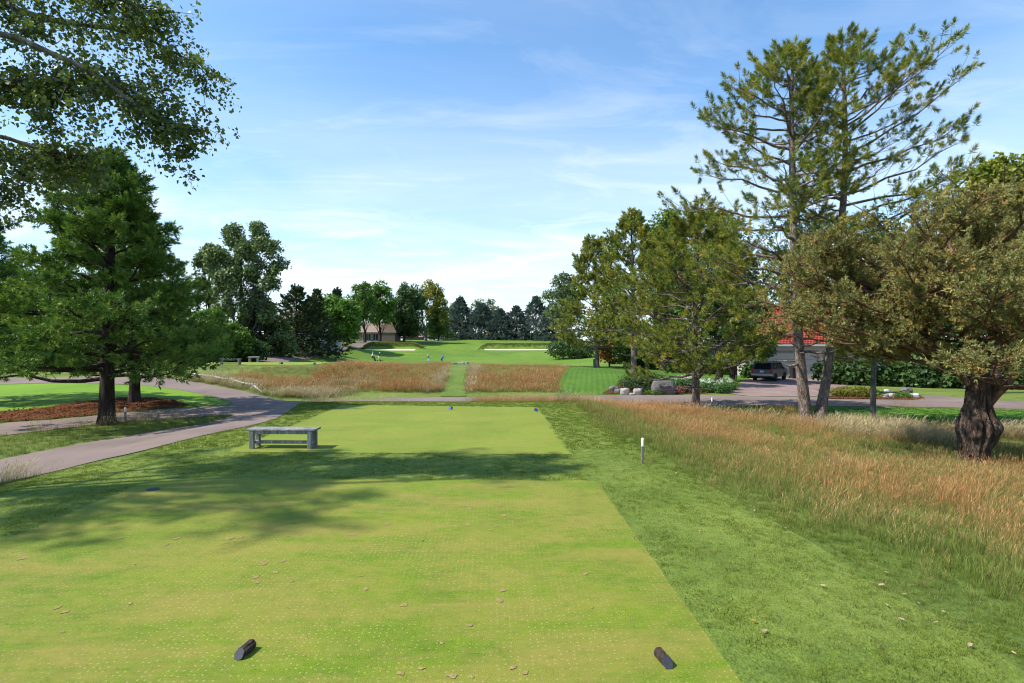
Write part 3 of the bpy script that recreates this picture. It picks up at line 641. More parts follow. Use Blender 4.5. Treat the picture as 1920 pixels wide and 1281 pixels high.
# rough on the bunker faces
P = []
for bx, by, hw, fh in BUNK:
    r = np.random.default_rng(31); n = 900; P.append(np.column_stack([r.uniform(bx-hw-.8, bx+hw+.8, n), r.uniform(by+3.3, by+5.4, n)]))
Q = np.concatenate(P); T_bf = [blades(18, .3, .15, .35, .03, .5, seed=s+140) for s in range(3)]
gn_scatter('bunker_grass', T_bf, np.column_stack([Q, H(Q[:, 0], Q[:, 1])+.1]), rng.uniform(.7, 1.2, len(Q)), M['blade_wild'], 'rough grass on the bunker faces')
# loose bark chips on the mulch beds
def chips(seed):
    r = np.random.default_rng(seed); V = []; Fc = []
    for _ in range(9):
        c = np.array([r.uniform(-.12, .12), r.uniform(-.12, .12), r.uniform(.0, .03)]); a = r.normal(0, 1, 3); a[2] *= .3; a = a/np.linalg.norm(a)*r.uniform(.02, .05); b = np.cross(a, [0, 0, 1.]); b = b/np.linalg.norm(b)*r.uniform(.006, .014); u = np.array([0, 0, .008]); k = len(V)
        V += [c-a-b, c+a-b, c+a+b, c-a+b, c-a*.8+u, c+a*.8+u]; Fc += [(k, k+1, k+5), (k, k+5, k+4), (k+2, k+3, k+4), (k+2, k+4, k+5), (k+1, k+2, k+5), (k+3, k, k+4)]
    return np.array(V), np.array(Fc), np.ones(len(V))*.5
M['chip'] = blade_mat('bark_chips', [(0, (.10, .04, .018)), (1, (.10, .04, .018))], [(0, (.20, .085, .04)), (1, (.20, .085, .04))], 1.5, .02)
P = []
for q, (poly, dens_) in enumerate(((MULCH, 22), (MULCH2, 12), (MULCH3, 12))):
    a = np.array(poly); X, Y, r = rand_pts(a[:, 0].min(), a[:, 0].max(), a[:, 1].min(), a[:, 1].max(), dens_, 70+q); k = inpoly(X, Y, a); P.append(np.column_stack([X[k], Y[k]]))
Q = np.concatenate(P); gn_scatter('bark_chips', [chips(s) for s in range(4)], np.column_stack([Q, H(Q[:, 0], Q[:, 1])+.035]), rng.uniform(.8, 1.6, len(Q)), M['chip'], 'loose reddish bark chips on the mulch beds')
# lawn blades that break the edge of the strip
X, Y, r = rand_pts(8, 30, 19, 31, 26, 18)
k = infr(X, Y) & inpoly(X, Y, LAWNR) & off_paving(X, Y); X, Y = X[k], Y[k]
T_l = [blades(26, .13, .03, .06, .009, .5, seed=s+160) for s in range(3)]
M['blade_lawn'] = blade_mat('lawn_blades', [(0, (.03, .075, .006)), (1, (.06, .16, .010))], [(0, (.035, .085, .008)), (1, (.085, .195, .014))], .3, .35)
gn_scatter('lawn_grass', T_l, np.column_stack([X, Y, H(X, Y)]), rng.uniform(.8, 1.2, len(X)), M['blade_lawn'], 'dense green blades of the lawn strip')

# ---------------------------------------------------------------- trees
def norm(v): return v/np.maximum(np.linalg.norm(v, axis=-1, keepdims=True), 1e-9)
def tubes(Pp, Rr, sides=5):
    """batch of tubes: Pp (n,k,3), Rr (n,k) -> verts, quads"""
    n, k, _ = Pp.shape
    d = np.empty_like(Pp); d[:, 1:-1] = Pp[:, 2:]-Pp[:, :-2]; d[:, 0] = Pp[:, 1]-Pp[:, 0]; d[:, -1] = Pp[:, -1]-Pp[:, -2]; d = norm(d)
    ref = np.where(np.abs(d[:, :1, 2:3]) < .9, np.array([0, 0, 1.]), np.array([1., 0, 0])); ref = np.broadcast_to(ref, d.shape)
    u = norm(np.cross(d, ref)); w = np.cross(d, u)
    t = 2*np.pi*np.arange(sides)/sides
    v = Pp[:, :, None]+(u[:, :, None]*np.cos(t)[:, None]+w[:, :, None]*np.sin(t)[:, None])*Rr[:, :, None, None]
    idx = np.arange(n*k*sides).reshape(n, k, sides); a = idx[:, :-1]; b = np.roll(idx, -1, 2)[:, :-1]; c = np.roll(idx, -1, 2)[:, 1:]; e = idx[:, 1:]
    return v.reshape(-1, 3), np.stack([a, b, c, e], -1).reshape(-1, 4)
class Geo:
    def __init__(s): s.v = []; s.f = []; s.n = 0
    def add(s, v, f): s.v.append(v); s.f.append(f+s.n); s.n += len(v)
    def tubes(s, P, R, sides=5):
        if len(P): s.add(*tubes(np.asarray(P, float), np.asarray(R, float), sides))
    def mesh(s, name, mat, smooth=True): return mesh_np(name, np.concatenate(s.v), np.concatenate(s.f), mat, smooth=smooth)
def resample(pts, n):
    p = np.array(pts, float); d = np.concatenate([[0], np.cumsum(np.linalg.norm(np.diff(p, axis=0), axis=1))]); t = np.linspace(0, d[-1], n)
    return np.stack([np.interp(t, d, p[:, i]) for i in range(3)], 1)
def spline(pts, n):
    """Catmull-Rom through pts"""
    p = np.array(pts, float); p = np.concatenate([[2*p[0]-p[1]], p, [2*p[-1]-p[-2]]]); m = len(p)-3; out = []
    for t in np.linspace(0, m-1e-6, n):
        i = int(t); u = t-i; a, b, c, d = p[i:i+4]
        out.append(.5*(2*b+(c-a)*u+(2*a-5*b+4*c-d)*u*u+(3*b-a-3*c+d)*u**3))
    return np.array(out)
def frames(dirs, r, roll=None):
    """rotation matrices with local Z along dirs, random roll"""
    z = norm(dirs); ref = np.where(np.abs(z[:, 2:3]) < .95, np.array([0, 0, 1.]), np.array([1., 0, 0])); x = norm(np.cross(ref, z)); y = np.cross(z, x)
    a = r.uniform(0, 6.283, len(z)) if roll is None else roll
    c, s = np.cos(a)[:, None], np.sin(a)[:, None]
    return np.stack([x*c+y*s, y*c-x*s, z], -1)
def stamp(name, temps, p, Rm, sc, mat, r, rnd=None):
    """one mesh out of many copies of small templates (foliage)"""
    n = len(p); pk = r.integers(0, len(temps), n); rn = r.uniform(0, 1, n) if rnd is None else rnd
    V = []; Fc = []; A = []; off = 0
    for k, (tv, tf) in enumerate(temps):
        q = np.where(pk == k)[0]
        if not len(q): continue
        v = np.einsum('nij,mj->nmi', Rm[q], tv)*sc[q, None, None]+p[q, None]
        V.append(v.reshape(-1, 3)); m = len(tv)
        Fc.append((tf[None]+(np.arange(len(q))*m)[:, None, None]+off).reshape(-1, tf.shape[1]))
        A.append(np.repeat(rn[q], m)+np.tile(r.normal(0, .06, m), len(q))); off += len(q)*m
    return mesh_np(name, np.concatenate(V), np.concatenate(Fc), mat, {'rnd': np.clip(np.concatenate(A), 0, 1)})
def t_needles(n, shoot, length, width, ang0, ang1, seed):
    """bottle-brush tuft of needles round a shoot along +Z"""
    r = np.random.default_rng(seed); V = []; Fc = []
    for i in range(n):
        t = r.uniform(0, 1)**.7; a = r.uniform(0, 6.283); an = R_(ang0+(ang1-ang0)*t+r.normal(0, 8)); l = length*r.uniform(.75, 1.1)
        b = np.array([0, 0, shoot*t]); d = np.array([np.cos(a)*np.sin(an), np.sin(a)*np.sin(an), np.cos(an)])
        s = norm(np.cross(d, r.normal(0, 1, 3)))*width*.62
        k = len(V); V += [b+d*l*.12-s, b+d*l*.12+s, b+d*l+np.array([0, 0, -.05*l])]; Fc.append((k, k+1, k+2))
    return np.array(V), np.array(Fc)
def t_leaves(n, rad, size, seed, flat=.5, aspect=.8, hang=0.0):
    """a spray of n folded leaves round the origin"""
    r = np.random.default_rng(seed); V = []; Fc = []
    for i in range(n):
        c = r.normal(0, 1, 3); c = c/np.linalg.norm(c)*rad*r.uniform(.2, 1)**.6; c[2] *= .7
        d = norm(np.array([r.normal(), r.normal(), r.normal()*.6-hang])); nn = norm(np.array([r.normal()*flat, r.normal()*flat, 1.0])); s = norm(np.cross(d, nn)); nn = np.cross(s, d); l = size*r.uniform(.65, 1.15); w = l*aspect*.5
        k = len(V); fold = nn*w*.35*r.uniform(.2, 1)
        V += [c, c+d*l*.45+s*w+fold, c+d*l, c+d*l*.45-s*w+fold]; Fc += [(k, k+1, k+2), (k, k+2, k+3)]
    return np.array(V), np.array(Fc)

def tree_root(name, base, label, cat='tree', group=None): return empty(name, base, label, cat, group)
def finish_tree(root, tr, trunk_mat, crown):
    b = np.array(root.location)
    for q in range(len(tr.v)): tr.v[q] = tr.v[q]-b
    t = obj('trunk', tr.mesh('trunk', trunk_mat), root)
    if crown is not None:
        v = np.empty(len(crown.vertices)*3, np.float32); crown.vertices.foreach_get('co', v); v = (v.reshape(-1, 3)-b).astype(np.float32); crown.vertices.foreach_set('co', v.ravel()); crown.update()
        c = obj('crown', crown, root); c['kind'] = 'stuff'
    return root
def pine(name, label, spine, r0, start, nb, lenf, temps, mat, bark, seed, cat='pine tree', elev=(5, 55), twigs=7, tuft=(1.0, .25), up=.35, per=3, dead=4, sub=.38, tip_r=.035, sides=10, droop=0.0, group=None, extra=()):
    """conifer: bent stem through 'spine', whorled boughs with twigs, needle tufts at the shoot ends"""
    r = np.random.default_rng(seed); K = 28; st = spline(spine, K); hgt = np.linspace(0, 1, K)
    tr = Geo(); rad = r0*(1-hgt)**.8+tip_r*hgt+r0*.35*np.exp(-hgt*28); tr.tubes(st[None], rad[None], sides)
    br = []; brr = []; tw = []; twr = []; tp = []; td = []; az = r.uniform(0, 6.28)
    for i in range(nb+dead):
        isdead = i >= nb
        t = start+(1-start)*((i+r.uniform(0, .8))/nb)*.985 if not isdead else r.uniform(start*.55, start*1.1)
        az += 2.4+r.normal(0, .35); p0 = np.array([np.interp(t, hgt, st[:, c]) for c in range(3)])
        u = (t-start)/(1-start); Lb = lenf(u, az)*r.uniform(.72, 1.12) if not isdead else r.uniform(.6, 1.6)
        if Lb < .12: continue
        e = R_(elev[0]+(elev[1]-elev[0])*max(u, 0)**1.4+r.normal(0, 7)); dirh = np.array([np.cos(az), np.sin(az), 0])
        n = 6; s = np.linspace(0, 1, n); az2 = az+r.normal(0, .18)
        side = np.array([-np.sin(az), np.cos(az), 0])*r.normal(0, .10)
        pts = p0+np.outer(s*Lb*np.cos(e), dirh)+np.outer(s**2*Lb, side)+np.outer(Lb*(np.sin(e)*s-droop*s*(1-s)+up*s**2.2*.5), [0, 0, 1])
        pts[1:-1] += r.normal(0, .022*Lb, (n-2, 3)); rb = np.interp(t, hgt, rad)*.42*(.35+.65*min(1, Lb/3)); rb = max(min(rb, .085), .014)
        br.append(pts); brr.append(rb*(1-s)**.8+.007)
        if isdead: continue
        m = max(2, int(twigs*min(1.3, .35+Lb/2.6))); dd = pts[-1]-pts[-2]
        tp.append(pts[-1]); td.append(norm(dd)+np.array([0, 0, up]))
        for j in range(m):
            q = .36+.64*(j+r.uniform(0, .9))/m; b = np.array([np.interp(q, s, pts[:, c]) for c in range(3)]); sg = 1 if j % 2 else -1
            tang = norm(np.array([np.interp(min(q+.1, 1), s, pts[:, c]) for c in range(3)])-np.array([np.interp(q-.1, s, pts[:, c]) for c in range(3)]))
            lat = norm(np.cross([0, 0, 1], tang)); tl = Lb*sub*(1.15-.75*q)*r.uniform(.6, 1.2)+.12
            dv = norm(tang*r.uniform(.5, .9)+lat*sg*r.uniform(.5, 1.0)+np.array([0, 0, r.normal(.12, .18)]))
            ss = np.array([0, .5, 1.0]); tp3 = b+np.outer(ss*tl, dv)+np.outer(ss**2*tl*up*.55, [0, 0, 1]); tp3[1] += r.normal(0, .03*tl, 3)
            tw.append(tp3); twr.append(np.array([.013, .009, .005])*(.7+.3*min(1, tl)))
            tp.append(tp3[-1]); td.append(norm(tp3[-1]-tp3[1])+np.array([0, 0, up]))
            for g in range(per):
                z = r.uniform(.35, .95); b2 = tp3[0]*(1-z)+tp3[-1]*z if z > 1 else np.array([np.interp(z, ss, tp3[:, c]) for c in range(3)])
                d2 = norm(dv+np.cross(dv, r.normal(0, 1, 3))*.7+np.array([0, 0, up*1.1])); o = b2+d2*r.uniform(.05, .22)*min(1, tl)
                tp.append(o)
                if g == 0: tw.append(np.stack([b2, (b2+o)/2, o])); twr.append(np.array([.006, .005, .004]))
                td.append(d2)
    tr.tubes(br, brr, 6); tr.tubes(tw, twr, 3)
    for P, R in extra: tr.tubes(np.asarray(P)[None], np.asarray(R)[None], 6)
    tp.append(st[-1]); td.append(np.array([0, 0, 1.]))
    tp, td = np.array(tp), np.array(td)+r.normal(0, .18, (len(tp), 3))
    crown = stamp('crown', temps, tp, frames(td, r), r.uniform(tuft[0]-tuft[1], tuft[0]+tuft[1], len(tp)), mat, r)
    root = tree_root(name, tuple(st[0]), label, cat, group); return finish_tree(root, tr, bark, crown)
def broadleaf(name, label, base, height, r0, lobes, temps, mat, bark, seed, n=150, cat='tree', group=None, fork=.3, lean=(0, 0), sc=(1, .3), hollow=.55, trunks=1, bare=0, gap=0.0):
    """broadleaf: forked stem, a limb into every lobe, leaf sprays through the lobes; lobes = (dx,dy,z,rx,ry,rz)"""
    r = np.random.default_rng(seed); b = np.array(base, float); tr = Geo()
    fk = b+np.array([lean[0], lean[1], height*fork]); top = b+np.array([lean[0]*1.6, lean[1]*1.6, height*.86])
    st = spline([b-np.array([0, 0, .1]), b*.6+fk*.4+r.normal(0, .03*height*.3, 3)*[1, 1, 0], fk, fk*.5+top*.5+r.normal(0, .02*height, 3), top], 14); s = np.linspace(0, 1, 14)
    tr.tubes(st[None], (r0*(1-s)**.75+.02+r0*.4*np.exp(-s*22))[None], 9)
    ps = []; lm = []; lr = []; tw = []; twr = []; ds = []; tv = sum(q[3]*q[4]+q[4]*q[5]+q[3]*q[5] for q in lobes)
    for lx, ly, lz, rx, ry, rz in lobes:
        c = b+np.array([lx, ly, lz]); q = np.clip((lz-.45*height)/height+.15, fork*.8, .82); p0 = np.array([np.interp(q, s, st[:, i]) for i in range(3)])
        mid = p0*.5+c*.5+np.array([0, 0, -.04*height])+r.normal(0, .02*height, 3); P5 = spline([p0, mid, c], 6); lm.append(P5); lr.append(np.linspace(max(.25*r0, .03), .015, 6))
        vol = (rx*ry+ry*rz+rx*rz); k = max(14, int(n*vol/tv)); ns = 7; sd = norm(r.normal(0, 1, (ns, 3))+np.array([0, 0, .25])); sr_ = r.uniform(.34, .56, ns)
        wh = r.integers(0, ns, k); d = norm(r.normal(0, 1, (k, 3))); rr = (hollow+(1-hollow)*r.uniform(0, 1, k)**.6)
        pp = c+(sd[wh]*r.uniform(.55, .72, ns)[wh][:, None]+d*(rr*sr_[wh])[:, None])*np.array([rx, ry, rz])
        if gap:
            keep = r.uniform(0, 1, k) > gap*.6*(np.sin(pp[:, 0]*2.1+lx)*np.sin(pp[:, 2]*2.3+lz) > -.1); pp, d = pp[keep], d[keep]
        ps.append(pp); ds.append(d)
        m = min(len(pp), 14); e = pp[r.integers(0, len(pp), m)]; o = P5[r.integers(2, 6, m)]
        tw += list(np.stack([o, o*.45+e*.55-np.array([0, 0, .03*rz]), e], 1)); twr += [np.array([.035, .022, .008])*max(.4, min(1.5, r0*3))]*m
    tr.tubes(lm, lr, 6); tr.tubes(tw, twr, 3)
    pp = np.concatenate(ps); d = np.concatenate(ds)+np.array([0, 0, .6])
    crown = stamp('crown', temps, pp, frames(d, r), r.uniform(sc[0]-sc[1], sc[0]+sc[1], len(pp)), mat, r)
    root = tree_root(name, tuple(b), label, cat, group); return finish_tree(root, tr, bark, crown)
def auto_lobes(w, d, z0, z1, k, seed, top=.75):
    """lobes filling a rounded crown of width w, depth d between heights z0 and z1"""
    r = np.random.default_rng(seed); out = []; H_ = z1-z0
    for i in range(k):
        u = (i+.5)/k; z = z0+H_*(.16+.74*u); prof = math.sin(math.pi*min(1, .22+.70*u))**.7 if u < .9 else .35
        a = i*2.4+r.uniform(-.4, .4); q = .66*prof*r.uniform(.5, 1.0)
        s = (.36+.12*r.uniform())*(1.15-.35*u)
        out.append((math.cos(a)*w*.5*q, math.sin(a)*d*.5*q, z, w*.5*s*1.35, d*.5*s*1.35, H_*.5*s*.85))
    return out

T_red = [t_needles(74, .27, .185, .0155, 82, 16, s) for s in range(5)]
T_red_far = [t_needles(30, .34, .25, .050, 80, 18, s+10) for s in range(4)]
T_scots = [t_needles(14, .13, .080, .018, 80, 28, s+20) for s in range(4)]
T_white = [t_needles(20, .20, .13, .026, 74, 22, s+30) for s in range(4)]
T_spruce = [t_needles(18, .9, .45, .22, 68, 20, s+40) for s in range(4)]
T_cot = [t_leaves(9, .17, .084, s, .9, .95, .5) for s in range(6)]
T_leaf = [t_leaves(8, .48, .29, s+60, .8, .75) for s in range(5)]
T_leafF = [t_leaves(7, .85, .58, s+70, .8, .75) for s in range(5)]
T_small = [t_leaves(12, .13, .075, s+80, .7, .6) for s in range(4)]

# the twin red pines: two stems that part at the ground
def pt(px, py, Y): return Pz(px, py, Y)
def gp(px, py): return G3(px, py)
bx, by, bz = gp(1513, 798)
YB = by
def stem(px_list, Y, base): return [base]+[pt(a, b, Y) for a, b in px_list]
def lf_a(u, az): return float(np.interp(u, [0, .1, .35, .55, .75, .9, 1], [2.0, 3.1, 3.9, 3.0, 1.9, .8, .2]))*(1.1 if math.cos(az) < 0 else .66)
def lf_b(u, az): return float(np.interp(u, [0, .15, .4, .6, .78, .92, 1], [2.2, 3.2, 3.6, 3.1, 2.1, .7, .2]))*(1.1 if math.cos(az) > 0 else .6)
pine('red_pine', 'tall red pine whose stem leans left, twin of the one beside it', stem([(1497, 640), (1490, 500), (1486, 330), (1484, 200), (1487, 104)], YB, (bx, by, bz-.05)), .21, .25, 74, lf_a, T_red, M['needle_red'], M['red_bark'], 101, elev=(-6, 26), twigs=10, per=1, up=.34, dead=10, sub=.36, group=None)
bx2, by2, bz2 = gp(1533, 799)
pine('red_pine', 'tallest red pine, its forked top leaning right above its twin', stem([(1552, 690), (1568, 520), (1583, 350), (1584, 200), (1578, 72)], YB+.5, (bx2, by2, bz2-.05)), .20, .34, 68, lf_b, T_red, M['needle_red'], M['red_bark'], 102, elev=(-2, 30), twigs=10, per=1, up=.34, dead=8, sub=.36)
# single red pine by the driveway, broad low crown
c = gp(1305, 767); lf = lambda u, az: (.6+3.7*max(0, 1-u)**.6)*(1.0 if u > .06 else .85)
pine('red_pine', 'red pine with bare pale stem between boulder sign and driveway', [(c[0], c[1], c[2]-.05), pt(1304, 690, c[1]), pt(1302, 590, c[1]), pt(1306, 500, c[1]), pt(1310, 425, c[1])], .20, .20, 78, lf, T_red, M['needle_red'], M['red_bark'], 103, elev=(-8, 40), twigs=9, per=3, up=.42, dead=8, sub=.38)
c = pt(1188, 716, 42); c = (c[0], c[1], h1(c[0], c[1]))
lf = lambda u, az: (.7+2.7*max(0, 1-u)**.8)*(1.0 if u < .75 else .72)
pine('red_pine', 'slender red pine with thin open top behind the dark shrub', [(c[0], c[1], c[2]-.05), pt(1188, 600, 42), pt(1186, 500, 42), pt(1183, 414, 42)], .22, .24, 56, lf, T_red_far, M['needle_red'], M['red_bark'], 104, elev=(0, 50), twigs=8, per=2, up=.5, dead=6)
c = G3(1119, 689)
lf = lambda u, az: (.9+3.7*max(0, 1-u)**.7)*(1.0 if u > .06 else .9)
pine('red_pine', 'rounded bushy red pine standing at the edge of the lawn', [(c[0], c[1], c[2]-.05), pt(1119, 620, c[1]), pt(1116, 540, c[1]), pt(1112, 466, c[1])], .26, .16, 74, lf, T_red_far, M['needle_red'], M['red_bark'], 105, elev=(-8, 48), twigs=9, per=3, up=.5, dead=3)
# thin stem under the gnarled pine's boughs
c = gp(1637, 790); lf = lambda u, az: .6+1.3*max(0, 1-u)**.7
pine('red_pine', 'thin young pine on the edge of the lawn strip', [(c[0], c[1], c[2]-.05), pt(1638, 700, c[1]), pt(1642, 600, c[1]), pt(1640, 470, c[1])], .12, .34, 40, lf, T_red, M['needle_red'], M['grey_bark'], 106, elev=(5, 45), twigs=7, per=2, up=.4, dead=2)

# left white pines
lf = lambda u, az: (.25+4.0*max(0, 1-u)**1.02)*(1.0 if math.cos(az) > -.3 else 1.2)*(1 if u > .05 else .85)
c = gp(200, 796)
pine('white_pine', 'dark green white pine with low spreading boughs beside the cart path', [(c[0], c[1], c[2]-.05), pt(202, 640, c[1]), pt(208, 460, c[1]), pt(211, 298, c[1])], .27, .19, 86, lf, T_white, M['needle_white'], M['dark_bark'], 111, elev=(0, 42), twigs=13, per=5, up=.18, dead=0, sub=.34, tuft=(1.25, .3), droop=.06)
c = gp(252, 756); lf = lambda u, az: (.4+3.9*max(0, 1-u)**.8)
pine('white_pine', 'white pine rising out of the bark mulch bed', [(c[0], c[1], c[2]-.05), pt(252, 640, c[1]), pt(235, 500, c[1]), pt(225, 400, c[1])], .25, .17, 80, lf, T_white, M['needle_white'], M['dark_bark'], 112, elev=(0, 42), twigs=11, per=4, up=.18, dead=0, sub=.34, tuft=(1.4, .3), droop=.06)
c = (-27.8, 28.5, h1(-27.8, 28.5)); lf = lambda u, az: (.5+4.6*max(0, 1-u)**.75)
pine('white_pine', 'white pine at the far end of the mulch bed, cut by the frame', [(c[0], c[1], c[2]-.05), (-27.8, 28.5, 4), (-27.5, 28.4, 9.6)], .26, .17, 84, lf, T_white, M['needle_white'], M['dark_bark'], 113, elev=(0, 42), twigs=11, per=4, up=.18, dead=0, sub=.34, tuft=(1.4, .3), droop=.06)

# gnarled scots pine: burly ridged trunk, wide umbrella of fine twigs
def scots():
    r = np.random.default_rng(121); c = np.array(gp(1829, 869)); Yb = c[1]
    root = empty('scots_pine', tuple(c), 'old gnarled pine with burly ridged trunk and wide low crown', 'pine tree')
    pxm = Yb/F; nS, nR = 72, 90
    zz = np.array([-.08, .0, .12, .35, .62, .85, 1.02, 1.2, 1.45, 1.7, 1.95, 2.3]); hw = np.array([.37, .345, .325, .325, .365, .42, .41, .34, .26, .235, .25, .24]); ox = np.array([-.02, -.02, -.02, .0, .05, .08, .09, .07, .06, .08, .10, .08])
    z = np.linspace(-.08, 2.3, nR); W_ = np.interp(z, zz, hw); O_ = np.interp(z, zz, ox); a = np.linspace(0, 2*np.pi, nS, endpoint=False)
    Z, A_ = np.meshgrid(z, a, indexing='ij')
    rad = W_[:, None]*np.ones_like(A_)
    rad *= 1+.07*np.sin(2*A_+1.1*Z)+.05*np.sin(3*A_-2*Z+1)
    rad -= .10*np.exp(-((np.abs(np.angle(np.exp(1j*(A_+1.25)))))/.20)**2)*sst(1.3, .5, Z)     # cleft down the front
    for (aa, z0, am, sa, sz) in ((-2.45, .74, .10, .28, .10), (-.9, .95, .10, .45, .22), (-2.2, 1.1, .06, .3, .16), (-.35, .62, .06, .3, .16), (-2.6, .05, .06, .4, .2), (-.6, .0, .07, .35, .2)):
        rad += am*np.exp(-(np.angle(np.exp(1j*(A_-aa)))/sa)**2-((Z-z0)/sz)**2)
    for q in range(26):                                                                         # bark plates
        k = r.integers(8, 26); rad += .0085*np.sin(k*A_+r.uniform(0, 6)+r.normal(0, 2.2)*Z+.8*np.sin(3*Z+r.uniform(0, 6)))
    rad += .020*(np.abs(np.sin(11*A_+1.5*np.sin(4*Z)+.6*np.sin(9*Z)))-.5)
    V = np.stack([c[0]+O_[:, None]+rad*np.cos(A_), c[1]+rad*np.sin(A_)*.95, c[2]+Z], -1).reshape(-1, 3)
    idx = np.arange(nR*nS).reshape(nR, nS); Q = np.stack([idx[:-1], np.roll(idx, -1, 1)[:-1], np.roll(idx, -1, 1)[1:], idx[1:]], -1).reshape(-1, 4)
    obj('trunk', mesh_np('trunk', V-c, Q, M['scots_bark'], smooth=True), root)
    # stem above the burl, forks and limbs
    tr = Geo(); top = c+np.array([.09, 0, 2.15])
    stems = [spline([c+np.array([.08, 0, 1.9]), c+np.array([.0, .1, 3.0]), c+np.array([-.3, .3, 4.2]), c+np.array([-.2, .4, 5.6])], 14),
             spline([c+np.array([.12, -.02, 1.35]), c+np.array([.42, -.1, 1.75]), c+np.array([.9, -.2, 2.4]), c+np.array([1.5, 0, 3.7])], 14),
             spline([c+np.array([.0, .05, 2.0]), c+np.array([-.6, .4, 2.9]), c+np.array([-1.6, .9, 3.9]), c+np.array([-2.4, 1.2, 4.8])], 14)]
    sr = [np.linspace(.24, .05, 14), np.linspace(.13, .04, 14), np.linspace(.15, .04, 14)]
    for P, q in zip(stems, sr): tr.tubes(P[None], q[None], 10)
    L1 = []; L1r = []; L2 = []; L2r = []; L3 = []; L3r = []; tp = []; td = []
    def env(p):
        d = p-c; return (d[0]/5.6)**2+(d[1]/4.6)**2+((d[2]-3.3)/3.5)**2
    for i in range(60):
        S = stems[[0, 0, 1, 2, 0][i % 5]]; q = r.uniform(.22, .98); p0 = S[int(q*13)]; az = i*2.4+r.normal(0, .3)
        if i < 7: az = math.pi+r.normal(0, .45)
        Ln = r.uniform(3.0, 5.4)*(1.15-.42*q); e = R_(r.uniform(-8, 12)+46*q*q)
        d = np.array([np.cos(az)*np.cos(e), np.sin(az)*np.cos(e), np.sin(e)]); s = np.linspace(0, 1, 8)
        P = p0+np.outer(s*Ln, d)+np.outer(s*(1-s)*-.35+s**2*.25, [0, 0, 1])+np.cumsum(r.normal(0, .055, (8, 3)), 0)*s[:, None]
        P[:, 2] = np.maximum(P[:, 2], c[2]+(2.0 if math.sin(az) < -.2 else 1.6)+.1*s)
        while env(P[-1]) > 1.05: P = p0+(P-p0)*.9
        L1.append(P); L1r.append(np.linspace(.055, .010, 8)*r.uniform(.8, 1.2))
        for j in range(11):
            q2 = r.uniform(.22, 1.0); b = P[min(7, int(q2*7.99))]; tg = norm(P[min(7, int(q2*7)+1)]-P[max(0, int(q2*7)-1)]); sg = 1 if j % 2 else -1
            lat = norm(np.cross([0, 0, 1], tg)); l2 = r.uniform(.5, 1.35)*(1.15-.5*q2); dv = norm(tg*.7+lat*sg*r.uniform(.4, 1.0)+np.array([0, 0, r.normal(.22, .25)]))
            s4 = np.linspace(0, 1, 5); B = b+np.outer(s4*l2, dv)+np.cumsum(r.normal(0, .035, (5, 3)), 0)*s4[:, None]+np.outer(s4**2*l2*.12, [0, 0, 1]); L2.append(B); L2r.append(np.linspace(.020, .006, 5))
            for k in range(11):
                q3 = r.uniform(.2, 1.0); o = B[min(4, int(q3*4.99))]; dv3 = norm(dv*.6+r.normal(0, .6, 3)+np.array([0, 0, .35])); l3 = r.uniform(.12, .34); e3 = o+dv3*l3
                if env(e3) > 1.15 or e3[2] < c[2]+(2.35 if abs(e3[0]-c[0]) < 1.4 else 1.75 if e3[1] < c[1]-.8 else 1.5): continue
                L3.append(np.stack([o, (o+e3)/2+r.normal(0, .015, 3), e3])); L3r.append(np.array([.006, .005, .003]))
                for w in range(3):
                    f = r.uniform(.4, 1.0); tp.append(o+(e3-o)*f); td.append(norm(dv3+r.normal(0, .45, 3)+np.array([0, 0, .5])))
    tr.tubes(L1, L1r, 6); tr.tubes(L2, L2r, 4); tr.tubes(L3, L3r, 3)
    for q in range(len(tr.v)): tr.v[q] = tr.v[q]-c
    obj('limb', tr.mesh('limb', M['scots_limb']), root)['kind'] = 'stuff'
    tp, td = np.array(tp), np.array(td)
    me = stamp('crown', T_scots, tp-c, frames(td, r), r.uniform(.8, 1.5, len(tp)), M['needle_scots'], r); o = obj('crown', me, root); o['kind'] = 'stuff'
    print('scots tufts', len(tp), len(me.polygons))
scots()

